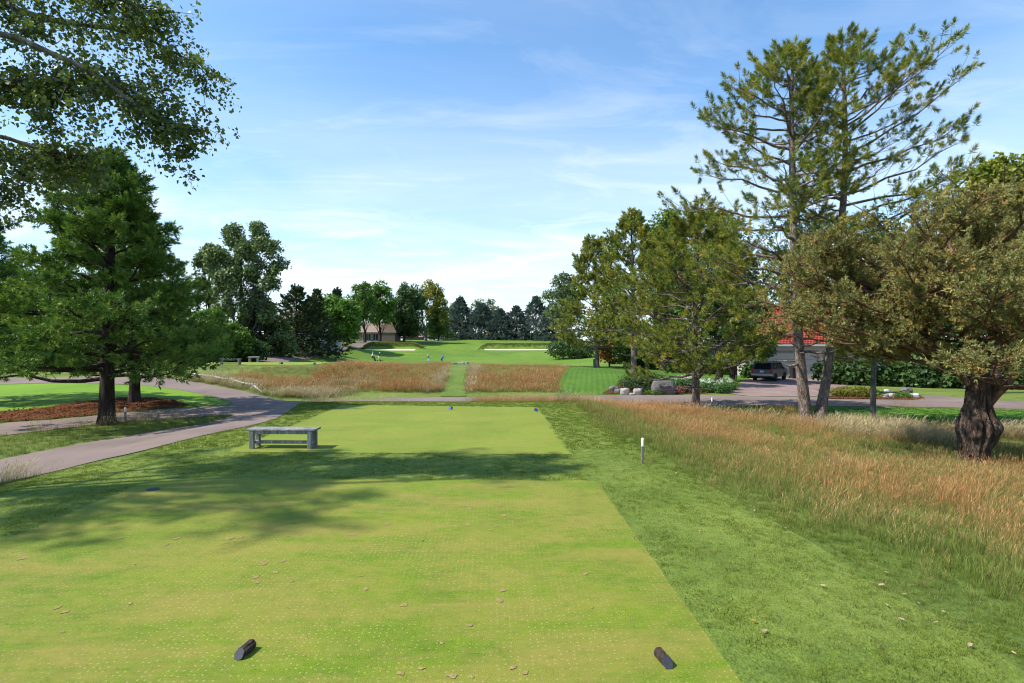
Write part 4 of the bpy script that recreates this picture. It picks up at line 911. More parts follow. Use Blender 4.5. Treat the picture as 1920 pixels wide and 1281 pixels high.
# cottonwood whose boughs hang into the picture and shade the tee
def cottonwood():
    r = np.random.default_rng(131); b = np.array([-15.4, 8.2, h1(-15.4, 8.2)])
    root = empty('cottonwood', tuple(b), 'cottonwood with boughs of dangling heart-shaped leaves reaching over the path', 'tree'); tr = Geo()
    st = spline([b-np.array([0, 0, .1]), b+np.array([.1, .1, 4]), b+np.array([.5, .2, 9]), b+np.array([.8, .5, 16.5])], 20); s = np.linspace(0, 1, 20); tr.tubes(st[None], (.42*(1-s)**.7+.03+.2*np.exp(-s*25))[None], 12)
    limbs = []; tw = []; tp = []
    def limb(P, rad, n2, l2, leafy=1.0, lo=.25):
        P = spline(P, 14); t = np.linspace(0, 1, 14); tr.tubes(P[None], (rad*(1-t)**.8+.012)[None], 7)
        for j in range(n2):
            q = r.uniform(lo, 1.0); o = P[min(13, int(q*13.99))]; tg = norm(P[min(13, int(q*13)+1)]-P[max(0, int(q*13)-1)])
            d = norm(tg*.6+r.normal(0, .62, 3)+np.array([0, 0, -.05])); ln = l2*r.uniform(.5, 1.2)*(1.15-.5*q); s5 = np.linspace(0, 1, 5)
            B = o+np.outer(s5*ln, d)+np.outer(-s5**2*ln*.30, [0, 0, 1])+np.cumsum(r.normal(0, .04, (5, 3)), 0)*s5[:, None]; tw.append(B)
            for k in range(int(11*ln*leafy)+4):
                f = r.uniform(.15, 1.0); a = np.array([np.interp(f, s5, B[:, i]) for i in range(3)]); tp.append(a+r.normal(0, .13, 3)+np.array([0, 0, -.06]))
    # boughs seen in the frame (end points taken where the photograph shows them, at their own depth)
    limb([st[8], pt(-220, 190, 9.4), pt(0, 160, 10.2), pt(120, 153, 10.5), pt(280, 166, 10.7)], .095, 46, 1.25, 1.0, .3)
    limb([st[10], pt(-200, -60, 10.0), pt(60, 30, 10.8), pt(240, 60, 11), pt(365, 118, 11.2)], .075, 40, 1.1, .8, .3)
    limb([st[7], pt(-260, 260, 9.8), pt(-40, 250, 10.6), pt(60, 275, 10.9), pt(130, 300, 11.1)], .06, 26, 1.1, 1.0, .3)
    limb([st[9], pt(-140, 60, 9.6), pt(120, 110, 9.9), pt(260, 200, 10.1), pt(330, 235, 10.3)], .06, 34, 1.0, .9, .35)
    limb([st[10], pt(-160, -160, 9.0), pt(40, -60, 9.5), pt(200, -10, 9.9), pt(290, 30, 10.2)], .06, 30, 1.0, 1.0, .35)
    limb([st[7], pt(-200, 330, 10.2), pt(-60, 340, 10.9), pt(20, 355, 11.2)], .05, 16, .9, 1.0, .3)
    limb([st[7], pt(-160, 300, 11.0), pt(0, 290, 11.6), pt(90, 320, 12.0)], .045, 26, .9, 1.1, .3)
    # the rest of the crown, out of frame
    for i in range(22):
        q = r.uniform(.42, .98); o = st[int(q*19)]; az = i*2.4; ln = r.uniform(3.2, 6.4)*(1.15-.6*q); e = R_(r.uniform(12, 40))
        if math.cos(az) > .3 and -.6 < math.sin(az) < .9 and q < .62: ln *= .75
        d = np.array([np.cos(az)*np.cos(e), np.sin(az)*np.cos(e), np.sin(e)]); limb([o, o+d*ln*.5+np.array([0, 0, -.2]), o+d*ln+np.array([0, 0, -.1])], .06, 11, 1.3, .6, .3)
    tr.tubes(tw, [np.array([.012, .010, .008, .006, .003])]*len(tw), 3)
    for q in range(len(tr.v)): tr.v[q] = tr.v[q]-b
    obj('trunk', tr.mesh('trunk', M['grey_bark']), root)
    tp = np.array(tp); d = r.normal(0, .5, tp.shape)+np.array([0, 0, 1.0])
    me = stamp('crown', T_cot, tp-b, frames(d, r), r.uniform(.8, 1.2, len(tp)), M['leaf_cotton'], r); o = obj('crown', me, root); o['kind'] = 'stuff'
    print('cottonwood sprays', len(tp))
cottonwood()

# ---------------------------------------------------------------- trees further off
def spruce(name, label, px, top, Y, width, seed, mat, zb=None, group=None, n=26, temps=T_spruce, ts=.95):
    x, y = XYat(px, Y); z = h1(x, y) if zb is None else zb; ht = CAMH-(top-HY)*Y/F-z; w = width*Y/F*.5
    lf = lambda u, az: (w*(1.75 if Y > 150 else 1.5))*max(.02, 1-u)+.10
    return pine(name, label, [(x, y, z-.1), (x, y, z+ht*.5), (x, y, z+ht)], .16+ht*.008, .05, int(n*4.4), lf, temps, mat, M['dark_bark'], seed, cat='spruce tree', elev=(-14, 38), twigs=6, per=1, up=.12, dead=0, sub=.42, tuft=(ts, .25), droop=.10, sides=6, group=group)
spruce('blue_spruce', 'pointed blue spruce left of the row behind the green', 863, 560, 205, 46, 201, M['needle_spruce'])
spruce('blue_spruce', 'broadest blue spruce in front of the pale willow crown', 903, 572, 203, 56, 202, M['needle_spruce'])
spruce('blue_spruce', 'short blue spruce beside the broadest one', 938, 583, 200, 42, 203, M['needle_spruce'])
spruce('blue_spruce', 'short even blue spruce in the middle of the row', 968, 577, 200, 42, 204, M['needle_spruce'])
spruce('blue_spruce', 'tallest blue spruce with a thin leader behind the right bunker', 1005, 559, 198, 50, 205, M['needle_spruce'])
spruce('blue_spruce', 'blue spruce tucked beside the bushy red pine', 1037, 572, 192, 52, 206, M['needle_spruce'])
spruce('dark_spruce', 'dark spruce in front of the white house', 556, 541, 88, 92, 211, M['needle_dark'], ts=.6)
spruce('dark_spruce', 'dark spruce with lower top beside the maple', 586, 562, 92, 84, 212, M['needle_dark'], ts=.6)
spruce('dark_spruce', 'dark low spruce at the foot of the poplars', 488, 580, 74, 72, 213, M['needle_dark'], ts=.6)
spruce('dark_spruce', 'thin dark spruce top showing above the maple crown', 632, 543, 135, 40, 214, M['needle_dark'], ts=.7)
spruce('dark_spruce', 'dark spruce top between spruce and maple', 594, 546, 125, 38, 215, M['needle_dark'], ts=.7)

def bl(name, label, px, base_py, Y, x0, x1, ytop, ybot, k, temps, mat, bark, seed, n=150, zb=None, **kw):
    """broadleaf placed by trunk pixel column, depth, and the crown's extent in the picture"""
    x, y = XYat(px, Y); z = h1(x, y) if zb is None else zb
    mid_, hw_ = (x0+x1)/2, (x1-x0)/2*1.15; x0, x1 = mid_-hw_, mid_+hw_; X0, X1 = (x0-CX)*Y/F, (x1-CX)*Y/F; zt = CAMH-(ytop-HY)*Y/F-z; z0 = max(CAMH-(ybot-HY)*Y/F-z, .15)
    w = X1-X0; lob = auto_lobes(w, min(w, 9.0 if w > 9 else w), z0, zt, k, seed); cx = (X0+X1)/2-x
    lob = [(a+cx, b, c, d, e, f) for a, b, c, d, e, f in lob]
    r0 = kw.pop('r0', .022*zt)
    return broadleaf(name, label, (x, y, z), zt, r0, lob, temps, mat, bark, seed, n=n, lean=(cx*.35, 0), **kw)
def far(px): return None
# poplars
x, y = XYat(452, 72); z = h1(x, y)
def plobes(sp, Y, z):      # lobes from picture circles (px, py, radius px)
    out = []
    r = np.random.default_rng(5)
    for px, py, rr in sp:
        xx = (px-CX)*Y/F-x; zz = CAMH-(py-HY)*Y/F-z; q = rr*Y/F; out.append((xx, r.uniform(-1.2, 1.2), zz, q, q*1.1, q*1.2))
    return out
broadleaf('poplar', 'tall grey-green poplar clump with airy leaning crowns', (x, y, z), 17.0, .34, plobes([(430, 445, 22), (478, 442, 24), (455, 480, 28), (505, 470, 22), (415, 490, 24), (525, 500, 16), (490, 515, 28), (440, 530, 28), (515, 545, 20), (410, 545, 20), (470, 570, 30), (430, 590, 24), (500, 590, 22), (455, 620, 24)], 72, z), T_leaf, M['leaf_poplar'], M['grey_bark'], 221, n=4600, fork=.22, hollow=.3, gap=.12)
x, y = XYat(396, 76); z = h1(x, y)
broadleaf('poplar', 'thin poplar with dark bare lower trunk behind the white pine', (x, y, z), 14.5, .26, plobes([(392, 470, 14), (378, 492, 16), (400, 505, 16), (385, 535, 14), (402, 560, 12), (370, 560, 10)], 76, z), T_leaf, M['leaf_poplar'], M['dark_bark'], 222, n=1900, fork=.3, hollow=.35, gap=.25)
bl('maple', 'rounded bright green maple beside the climbing path', 624, 645, 126, 590, 672, 556, 634, 13, T_leafF, M['leaf_maple'], M['dark_bark'], 231, n=2000)
bl('oak', 'tall oak with a bare grey side left of the brown house', 684, 640, 158, 654, 706, 530, 610, 9, T_leafF, M['leaf_oak'], M['dark_bark'], 232, n=1150, gap=.35)
bl('oak', 'full round green oak above the brown gabled house', 712, 640, 165, 682, 740, 528, 615, 11, T_leafF, M['leaf_maple'], M['dark_bark'], 233, n=1150)
bl('oak', 'dark oak behind the forked yellowing tree', 757, 640, 172, 730, 795, 530, 630, 12, T_leafF, M['leaf_dark'], M['dark_bark'], 234, n=1150)
# forked tree with yellow tips
x, y = XYat(798, 186); z = h1(x, y)
broadleaf('locust_tree', 'forked open tree whose crown turns yellow on one side', (x, y, z), 18.5, .5, plobes([(778, 558, 16), (800, 545, 17), (816, 552, 16), (826, 575, 14), (764, 572, 13), (790, 572, 12), (830, 598, 11), (812, 582, 12), (772, 592, 10)], 186, z), T_leafF, M['leaf_yellow'], M['grey_bark'], 235, n=1500, fork=.34, lean=(-1, 0))
bl('locust_tree', 'round dark tree to the right of the forked one', 822, 640, 190, 798, 846, 572, 636, 8, T_leafF, M['leaf_oak'], M['dark_bark'], 236, n=1150)
bl('oak', 'low dark tree filling the gap behind the small brown roof', 745, 640, 178, 722, 790, 585, 640, 9, T_leafF, M['leaf_dark'], M['dark_bark'], 237, n=1150)
bl('willow', 'pale feathery willow left of the spruce row', 850, 640, 235, 834, 872, 566, 630, 7, T_leafF, M['leaf_willow'], M['grey_bark'], 238, n=1150, gap=.3)
bl('willow', 'pale feathery willow rising behind the broadest spruce', 910, 640, 235, 876, 934, 559, 625, 9, T_leafF, M['leaf_willow'], M['grey_bark'], 239, n=1150, gap=.3)
bl('willow', 'blue-green willow behind the bushy red pine', 1062, 640, 150, 1020, 1096, 512, 610, 10, T_leafF, M['leaf_willow'], M['grey_bark'], 240, n=1150)
bl('shrub_tree', 'light green bushy shrub below the poplars', 432, 670, 62, 392, 466, 608, 672, 9, T_leaf, M['shrub'], M['dark_bark'], 241, n=1900, cat='shrub')
bl('shrub_tree', 'yellow-green shrub behind the white pine boughs', 388, 672, 58, 352, 424, 585, 676, 9, T_leaf, M['shrub'], M['dark_bark'], 242, n=1900, cat='shrub')
# behind the right-hand pines
bl('ash_tree', 'fresh green ash rising behind the slender red pine', 1245, 705, 62, 1196, 1310, 392, 620, 15, T_leaf, M['leaf_oak'], M['dark_bark'], 251, n=2600)
bl('ash_tree', 'dark ash behind the broad red pine crown', 1360, 705, 66, 1280, 1430, 420, 650, 14, T_leaf, M['leaf_dark'], M['dark_bark'], 252, n=1500)
bl('maple', 'maple with yellow-green top rising above the gnarled pine', 1868, 720, 38, 1796, 1945, 292, 560, 16, T_leaf, M['leaf_yellow'], M['dark_bark'], 253, n=3000)
bl('oak', 'dark oak on the near side of the driveway trunks', 1347, 714, 49, 1296, 1432, 500, 672, 10, T_leaf, M['leaf_dark'], M['dark_bark'], 254, n=1300, r0=.30)
bl('oak', 'second dark oak trunk beside the driveway bed', 1372, 711, 50, 1345, 1405, 530, 665, 6, T_leaf, M['leaf_dark'], M['dark_bark'], 255, n=900, r0=.26)
for k, (px, Y, x0, x1, yt, yb, lab) in enumerate([(1500, 78, 1420, 1580, 380, 640, 'dark tree behind the red tiled roof'), (1640, 58, 1560, 1710, 400, 690, 'dark tree right of the red tiled roof'), (1740, 54, 1670, 1820, 420, 715, 'dark tree behind the rocky planting bed'),
                                              (1830, 52, 1760, 1900, 440, 720, 'dark tree behind the gnarled trunk'), (1930, 50, 1860, 2010, 400, 725, 'dark tree at the far end of the lawn'), (1150, 92, 1090, 1215, 560, 668, 'dark tree beyond the lawn behind two red pines'), (1265, 80, 1200, 1330, 540, 690, 'dark tree left of the pale wall')]):
    bl('oak', lab, px, 700, Y, x0, x1, yt, yb, 12, T_leaf, M['leaf_dark'], M['dark_bark'], 260+k, n=1400)
bl('crab_tree', 'small tree with orange leaves at the lawn edge', 1143, 688, 68, 1120, 1164, 645, 682, 6, T_leaf, M['leaf_red'], M['dark_bark'], 270, n=300, r0=.1)
bl('crab_tree', 'small dark tree between lawn and red pines', 1171, 690, 64, 1150, 1196, 630, 680, 6, T_leaf, M['leaf_oak'], M['dark_bark'], 271, n=500, r0=.16)
bl('red_maple_tree', 'slim young tree by the white house', 532, 672, 74, 512, 552, 600, 664, 6, T_leaf, M['leaf_poplar'], M['grey_bark'], 272, n=420, r0=.09)
for k, (px, Y, x0, x1, yt, yb, lab) in enumerate([(-20, 62, -110, 70, 470, 705, 'dark tree beyond the bright left lawn'), (110, 60, 30, 190, 500, 705, 'dark tree behind the white pines'), (230, 62, 160, 310, 520, 705, 'dark tree between white pines and cart path'), (330, 64, 280, 390, 560, 690, 'dark tree where the cart path bends away')]):
    bl('oak', lab, px, 700, Y, x0, x1, yt, yb, 12, T_leaf, M['leaf_dark'], M['dark_bark'], 280+k, n=1300)

# ---------------------------------------------------------------- benches
def make_bench(label):
    root = empty('bench', (0, 0, 0), label, 'bench')
    for k in range(3): MB().box((0, -.145+.145*k, .445), (1.66, .138, .045), bev=.006).build('seat_plank', M['wood_grey'], root)
    for sy in (-1, 1): MB().box((0, sy*.165, .385), (1.42, .035, .075), bev=.004).build('apron', M['wood_grey'], root)
    for sx in (-1, 1):
        for sy in (-1, 1): MB().box((sx*.70, sy*.16, .205), (.10, .10, .43), bev=.008).build('leg', M['wood_grey'], root)
        MB().box((sx*.70, 0, .13), (.06, .22, .07), bev=.004).build('cross_rail', M['wood_grey'], root)
    MB().box((0, 0, .13), (1.34, .055, .075), bev=.005).build('stretcher', M['wood_grey'], root)
    return root
b1 = make_bench('weathered grey wooden bench at the corner of the further tee'); x, y = XYat(532, 13.75); b1.location = (x, y, h1(x, y)+.01); b1.rotation_euler.z = R_(-1.5)
b2 = copy_tree(b1); b2['label'] = 'weathered grey bench on the forward tee above the fescue bank'; x, y = XYat(432, 45.0); b2.location = (x, y, h1(x, y)+.02); b2.rotation_euler.z = R_(3)

# ---------------------------------------------------------------- tee markers: short logs, end sawn on a slant
def make_marker(label, face, px, py, heading, L_=.165, r=.040, loc=None):
    x, y = G(px, py) if loc is None else loc; root = empty('tee_marker', (x, y, h1(x, y)+.011), label, 'tee marker', rz=heading)
    n = 28; rr = np.random.default_rng(int(px)); ph = rr.uniform(0, 6, 6); V = []
    def ring(yc, slant):
        out = []
        for j in range(n):
            a = 2*math.pi*j/n; q = r*(1+.045*math.sin(7*a+ph[0])+.035*math.sin(11*a+ph[1])+.03*math.sin(5*a+ph[2]+yc*20)); z = max(.0, r*.86+q*math.sin(a)); out.append((q*math.cos(a), yc+slant*(z-r*.86), z))
        return out
    rows = [ring(-L_/2, .75)]+[ring(-L_/2+.05+(L_-.05)*k/7, .75*(1-(k+1)/8)) for k in range(8)]
    V = [p for q in rows for p in q]; Fc = [(i*n+j, i*n+(j+1) % n, (i+1)*n+(j+1) % n, (i+1)*n+j) for i in range(len(rows)-1) for j in range(n)]
    m = MB(); m.add(V, Fc+[tuple(range((len(rows)-1)*n, len(rows)*n))]); m.build('log', M['log_bark'], root, smooth=False)
    f = MB(); e = rows[0]; c = Vector((0, 0, r*.86)); e2 = [Vector(p)+Vector((0, -.004, .002)) for p in e]
    f.add([c+(p-c)*.99 for p in e2]+[p for p in [Vector(q) for q in e]], [tuple(range(n-1, -1, -1))]+[(j, (j+1) % n, n+(j+1) % n, n+j) for j in range(n)]); f.build('sawn_face', face, root)
    return root
make_marker('bark log tee marker with grey sawn face, angled towards its fellow', M['log_face'], 461, 1227, R_(-11))
make_marker('bark log tee marker with blue-black sawn face near the fringe', M['log_face'], 1243, 1243, R_(13))
make_marker('small blue tee marker in the middle of the further tee', M['blue'], 845, 768, R_(-15), .15, .055)
make_marker('small blue tee marker at the back corner of the further tee', M['blue'], 1005, 771.5, R_(15), .15, .055)
make_marker('small dark tee marker on the forward tee near its bench', M['log_face'], 527, 683.5, R_(-15), .22, .10)
make_marker('small dark tee marker at the far side of the forward tee', M['log_face'], 590, 684.5, R_(15), .22, .10)

# ---------------------------------------------------------------- short posts with white tops
def make_post(label, px, py, h=.54, w=.048):
    x, y = G(px, py); root = empty('marker_post', (x, y, h1(x, y)), label, 'post')
    MB().box((0, 0, h*.29), (w, w, h*.74), bev=.004).build('post', M['post_grey'], root)
    MB().lathe([(w*.62, h*.66), (w*.64, h*.70), (w*.64, h*.94), (w*.5, h*.985), (w*.2, h)], 14).build('white_cap', M['white'], root, smooth=True)
    return root
make_post('short grey post with white cap between fringe and fescue', 1205, 869)
make_post('short grey post with white cap beside the white pine trunk', 235, 791, .56, .055)
make_post('short grey post with white cap at the edge of the lawn strip', 1335, 768, .60, .06)
x, y = G(213, 795); root = empty('marker_post', (x, y, h1(x, y)), 'pale slim post leaning against the white pine trunk', 'post')
MB().tube([(0, 0, -.05), (-.03, 0, .45), (-.05, 0, .85)], [.045, .042, .04], 10).build('post', M['wood_grey'], root, smooth=True)

# ---------------------------------------------------------------- low rail fence on crossed stakes
FA = [(363, 709.5), (402, 715.5), (437, 722), (476, 731), (494, 738.5)]
root = empty('rail_fence', G3(*FA[0]), 'low white pole fence on crossed stakes beside the cart path', 'fence'); b0 = Vector(root.location)
pts = [Vector(G3(a, b))-b0 for a, b in FA]; tops = [p+Vector((0, 0, h)) for p, h in zip(pts, (.33, .33, .32, .28, .03))]
for k in range(4): MB().tube([tops[k]-(tops[k+1]-tops[k]).normalized()*.12, (tops[k]+tops[k+1])/2+Vector((0, 0, -.02)), tops[k+1]+(tops[k+1]-tops[k]).normalized()*.10+Vector((0, 0, .03 if k < 3 else 0))], [.052, .048, .042], 9).build('rail', M['wood_pale'], root, smooth=True)
for k in range(4):
    d = (pts[min(k+1, 4)]-pts[max(k-1, 0)]); d.z = 0; d.normalize(); s = Vector((-d.y, d.x, 0))
    for sg in (-1, 1): MB().tube([pts[k]+s*sg*.26-Vector((0, 0, .05)), tops[k]-s*sg*.11+Vector((0, 0, .13))], [.035, .032], 8).build('stake', M['wood_pale'], root, smooth=True)

# ---------------------------------------------------------------- fallen leaves, divots
M['dry_leaf'] = simple('dry_leaf', (.36, .25, .17), .8, .45, 30); M['dry_leaf2'] = simple('orange_leaf', (.45, .20, .03), .8, .3, 30)
def leaf_mesh(seed):
    r = np.random.default_rng(seed); n = 12; V = [(0, 0, .012)]
    for j in range(n):
        a = 2*math.pi*j/n; q = .5*(.62+.38*abs(math.cos(a)))*(1+.16*math.sin(5*a+seed)); V.append((q*math.cos(a), q*.72*math.sin(a), .13*abs(math.sin(a))*r.uniform(.6, 1.4)+.10*math.cos(a)**2*r.uniform(.3, 1)))
    b = len(V); V += [(x, y, z-.02) for x, y, z in V]
    Fc = [(0, 1+j, 1+(j+1) % n) for j in range(n)]+[(b, b+1+(j+1) % n, b+1+j) for j in range(n)]+[(1+j, b+1+j, b+1+(j+1) % n, 1+(j+1) % n) for j in range(n)]
    me = bpy.data.meshes.new('fallen_leaf'); me.from_pydata(V, [], Fc); me.update(); return me
LV = [leaf_mesh(s) for s in range(4)]
for m in LV: m.materials.append(M['dry_leaf'])
LO = LV[0].copy(); LO.materials[0] = M['dry_leaf2']
spots = [(1457, 952), (1415, 961), (1503, 1043), (1543, 1103), (1473, 994), (1697, 1120), (1661, 1078), (1653, 1102), (1640, 1099), (1722, 1136), (1769, 1152), (1755, 1173), (1690, 1167), (1662, 1140), (1606, 1215), (1459, 1162), (1433, 1189), (1650, 1218), (1819, 1216), (1312, 1000), (1268, 890), (562, 879), (704, 884), (770, 871), (628, 864), (455, 868), (1900, 1230), (1560, 930), (790, 1016)]
for k, (px, py) in enumerate(spots):
    x, y = G(px, py); o = obj('fallen_leaf', LV[k % 4]); s = rng.uniform(.035, .062)*(1.25 if y > 10 else 1); o.scale = (s, s, s); o.location = (x, y, h1(x, y)+.030); o.rotation_euler = (rng.normal(0, .3), rng.normal(0, .3), rng.uniform(0, 6.28))
    tag(o, 'small dry tan leaf lying on the grass', 'leaf', 'dry leaves fallen on the grass')
x, y = G(1413, 1171); o = obj('fallen_leaf', LO); o.scale = (.045,)*3; o.location = (x, y, h1(x, y)+.035); tag(o, 'single orange leaf on the dark fringe grass', 'leaf')
DV = []
for s in range(4):
    r = np.random.default_rng(s+50); n = 14; V = [(0, 0, .004)]
    for j in range(n): a = 2*math.pi*j/n; q = r.uniform(.65, 1.15); V.append((q*math.cos(a), q*.62*math.sin(a), .0015))
    me = bpy.data.meshes.new('divot'); me.from_pydata(V, [], [(0, 1+j, 1+(j+1) % n) for j in range(n)]); me.update(); me.materials.append(M['divot']); DV.append(me)
dv = [(253, 1060), (107, 1142), (122, 1150), (244, 1134), (116, 1188), (480, 1084), (494, 1059), (532, 1054), (482, 1095), (516, 1075), (547, 1092), (677, 1082), (686, 1107), (808, 1086), (757, 1137), (942, 1110), (937, 1128), (940, 1110), (880, 1175), (828, 1208), (750, 1265), (790, 1256), (847, 1270), (885, 1272), (985, 1265), (962, 1255), (1110, 1142), (1098, 1078),
      (312, 1023), (330, 1012), (285, 919), (555, 905), (568, 923), (540, 1007), (452, 1009), (225, 1011), (60, 1017), (880, 955), (905, 985), (918, 995), (930, 988), (945, 968), (900, 940), (878, 985), (935, 950), (1010, 930), (40, 1050), (430, 1012), (725, 985), (660, 1005)]
for k, (px, py) in enumerate(dv):
    x, y = G(px, py); o = obj('divot', DV[k % 4], tee1); s = rng.uniform(.022, .055)*(1 if y < 7 else 1.25); o.scale = (s, s, 1); o.location = (x, y, h1(x, y)+.0135); o.rotation_euler.z = rng.uniform(0, 6.28)
# dark elongated divot, added as a flat round disc
x, y = G(287, 919)
tag(MB().lathe([(.10, 0), (.10, .012), (.085, .016), (.02, .016)], 20).build('dark_divot', M['log_face'], None, (x, y, h1(x, y)+.008)), 'round dark divot spot in the tee corner', 'cover')

# ---------------------------------------------------------------- boulders and beds
M['granite'] = simple('granite', (.14, .125, .122), .85, .35, 9, .02); M['pale_rock'] = simple('pale_rock', (.32, .29, .26), .85, .2, 7, .02); M['white_rock'] = simple('white_rock', (.58, .58, .57), .8, .12, 7, .02); M['groove'] = simple('carved_groove', (.09, .08, .078), .9, .2)
def rock_mesh(rx, ry, rz, seed, flat=.35, nu=26, nv=16):
    r = np.random.default_rng(seed); ph = r.uniform(0, 6, 12); V = []
    for i in range(nv+1):
        v = math.pi*i/nv
        for j in range(nu):
            a = 2*math.pi*j/nu; d = Vector((math.sin(v)*math.cos(a), math.sin(v)*math.sin(a), math.cos(v)))
            q = 1+.10*math.sin(2.3*d.x*2+ph[0])+.09*math.sin(3.1*d.y*2+ph[1])+.08*math.sin(2.7*d.z*2+ph[2])+.04*math.sin(7*d.x+5*d.z+ph[3])+.03*math.sin(11*d.y-6*d.x+ph[4])
            c = [max(-.82, min(.82, t*q)) for t in d]; V.append((c[0]*rx, c[1]*ry, c[2]*rz))
    Fc = [(i*nu+j, (i+1)*nu+j, (i+1)*nu+(j+1) % nu, i*nu+(j+1) % nu) for i in range(nv) for j in range(nu)]
    me = bpy.data.meshes.new('boulder'); me.from_pydata(V, [], Fc); me.update(); return me
def rock(name, label, px, py, w, d, h, mat, seed, rz=0, sink=.3):
    x, y = G(px, py); me = rock_mesh(w/1.64, d/1.64, h/1.64/(1-sink/2)*1.0, seed); me.materials.append(mat); me.polygons.foreach_set('use_smooth', np.ones(len(me.polygons), bool))
    o = obj(name, me); o.location = (x, y, h1(x, y)+h*(.5-sink*.5)+.02); o.rotation_euler.z = rz; return tag(o, label, 'rock')
sx, sy_ = G(1243, 740); sz = h1(sx, sy_); sign = empty('boulder_sign', (sx, sy_, sz), 'grey boulder sign with carved lettering beside the driveway', 'sign')
me = rock_mesh(.86, .40, .62, 77); me.materials.append(M['granite']); me.polygons.foreach_set('use_smooth', np.ones(len(me.polygons), bool)); bo = obj('boulder', me, sign, (0, 0, .38))
# worn carving, not legible in the photograph: two rows of short cuts
r = np.random.default_rng(9); g = MB()
for row, (n, x0, x1, z, hh) in enumerate([(9, -.34, .36, .66, .10), (10, -.30, .36, .47, .07)]):
    for k in range(n): g.box((x0+(x1-x0)*k/(n-1)+r.normal(0, .008), -.342, z+r.normal(0, .012)), (.016+.03*(k % 3 == 1), .03, hh*r.uniform(.6, 1)), ry=r.uniform(-.6, .6))
g.box((.02, -.342, .565), (.62, .03, .014)); g.build('carving', M['groove'], sign)['kind'] = 'stuff'
for a in [('brown rounded rock at the lawn end of the bed', 1151, 733.5, .62, .5, .34, M['granite'], 1), ('low reddish rock in the lawn end of the bed', 1163, 737, .75, .5, .26, M['granite'], 2), ('pointed grey rock in front of the dark shrub', 1172, 740, .58, .45, .42, M['pale_rock'], 3), ('cream rounded rock in front of the dark shrub', 1195.5, 740.5, .50, .42, .42, M['pale_rock'], 4), ('flat cream stone between two rocks', 1185, 741, .35, .3, .12, M['pale_rock'], 6), ('grey rock half hidden behind the cream one', 1200, 735.5, .5, .4, .4, M['granite'], 7),
          ('flat white rock in the planting bed', 1658, 746, .45, .35, .22, M['pale_rock'], 11), ('broad grey-white rock in the planting bed', 1673, 746, .55, .4, .30, M['pale_rock'], 12), ('upright small white rock in the planting bed', 1662, 742, .24, .2, .40, M['white_rock'], 13), ('large bright white boulder at the tip of the planting bed', 1712, 746, .60, .45, .26, M['white_rock'], 14), ('small pale rock by the twin pine trunks', 1553, 744, .35, .3, .2, M['pale_rock'], 15), ('brown rock behind the white boulder', 1700, 738, .6, .5, .4, M['granite'], 16)]:
    rock('rock', *a)
def bush(name, label, px, py, Y, w, d, h, mat, seed, temps=T_small, n=420, flowers=None, cat='shrub'):
    x, y = G(px, py) if Y is None else XYat(px, Y); z = h1(x, y); r = np.random.default_rng(seed); root = empty(name, (x, y, z), label, cat)
    ps = []; ds = []
    for k in range(7):
        a = k*2.4; c = np.array([math.cos(a)*w*.28, math.sin(a)*d*.28, h*(.40+.14*r.uniform())]) if k else np.array([0, 0, h*.5]); m = n//7; q = norm(r.normal(0, 1, (m, 3))); rr = r.uniform(.55, 1.05, m)[:, None]
        p = c+q*rr*np.array([w*.27, d*.27, h*.44]); ps.append(p); ds.append(q)
    p = np.concatenate(ps); dd = np.concatenate(ds)+np.array([0, 0, .5]); k = p[:, 2] > .02; p, dd = p[k], dd[k]
    st = np.stack([np.zeros((14, 3)), p[:14]*.5, p[:14]], 1); tg = Geo(); tg.tubes(st, np.tile([.02, .012, .005], (14, 1)), 4); obj('stems', tg.mesh('stems', M['dark_bark']), root)['kind'] = 'stuff'
    c = obj('foliage', stamp('foliage', temps, p, frames(dd, r), r.uniform(.9, 1.5, len(p)), mat, r), root); c['kind'] = 'stuff'
    if flowers:
        m = flowers; fp = np.column_stack([r.uniform(-w*.45, w*.45, m), r.uniform(-d*.35, d*.35, m), r.uniform(h*.85, h*1.3, m)]); f = obj('blossom', stamp('blossom', T_small, fp, frames(r.normal(0, .3, (m, 3))+[0, 0, 1], r), r.uniform(.5, .9, m), M['petal'], r), root); f['kind'] = 'stuff'
    return root
bush('shrub', 'large dark green shrub left of the boulder sign', 1205, 734, None, 3.2, 2.4, 1.35, M['leaf_dark'], 301, n=900)
bush('hosta', 'hosta clump with white flowers right of the bare pine stem', 1345, 736, None, 2.4, 1.6, .70, M['hosta'], 302, n=600, flowers=60, cat='plant')
bush('hosta', 'hosta clump with white flowers behind the boulder sign', 1283, 727, None, 1.9, 1.4, .65, M['hosta'], 303, n=450, flowers=36, cat='plant')
bush('coral_bells', 'coppery low plants between boulder sign and pine stem', 1283, 737, None, 1.9, .9, .42, M['copper'], 304, n=300, cat='plant')
bush('ground_cover', 'low green mat plant at the foot of the boulder sign', 1228, 740.5, None, 1.4, .5, .24, M['shrub'], 305, n=220, cat='plant')
bush('shrub', 'yellow-green shrub at the driveway corner of the bed', 1366, 731, None, 1.5, 1.2, .75, M['shrub'], 306, n=330)
bush('heath', 'yellow-green heath mound in the planting bed', 1600, 744, None, 3.0, 1.4, .62, M['heather'], 307, n=650, cat='plant')
bush('heath', 'dark green heath mound behind the small white rocks', 1640, 745, None, 1.3, .9, .42, M['shrub'], 308, n=260, cat='plant')
bush('heath', 'green mat plant between the white rocks', 1692, 746.5, None, 1.1, .6, .32, M['shrub'], 309, n=220, cat='plant')
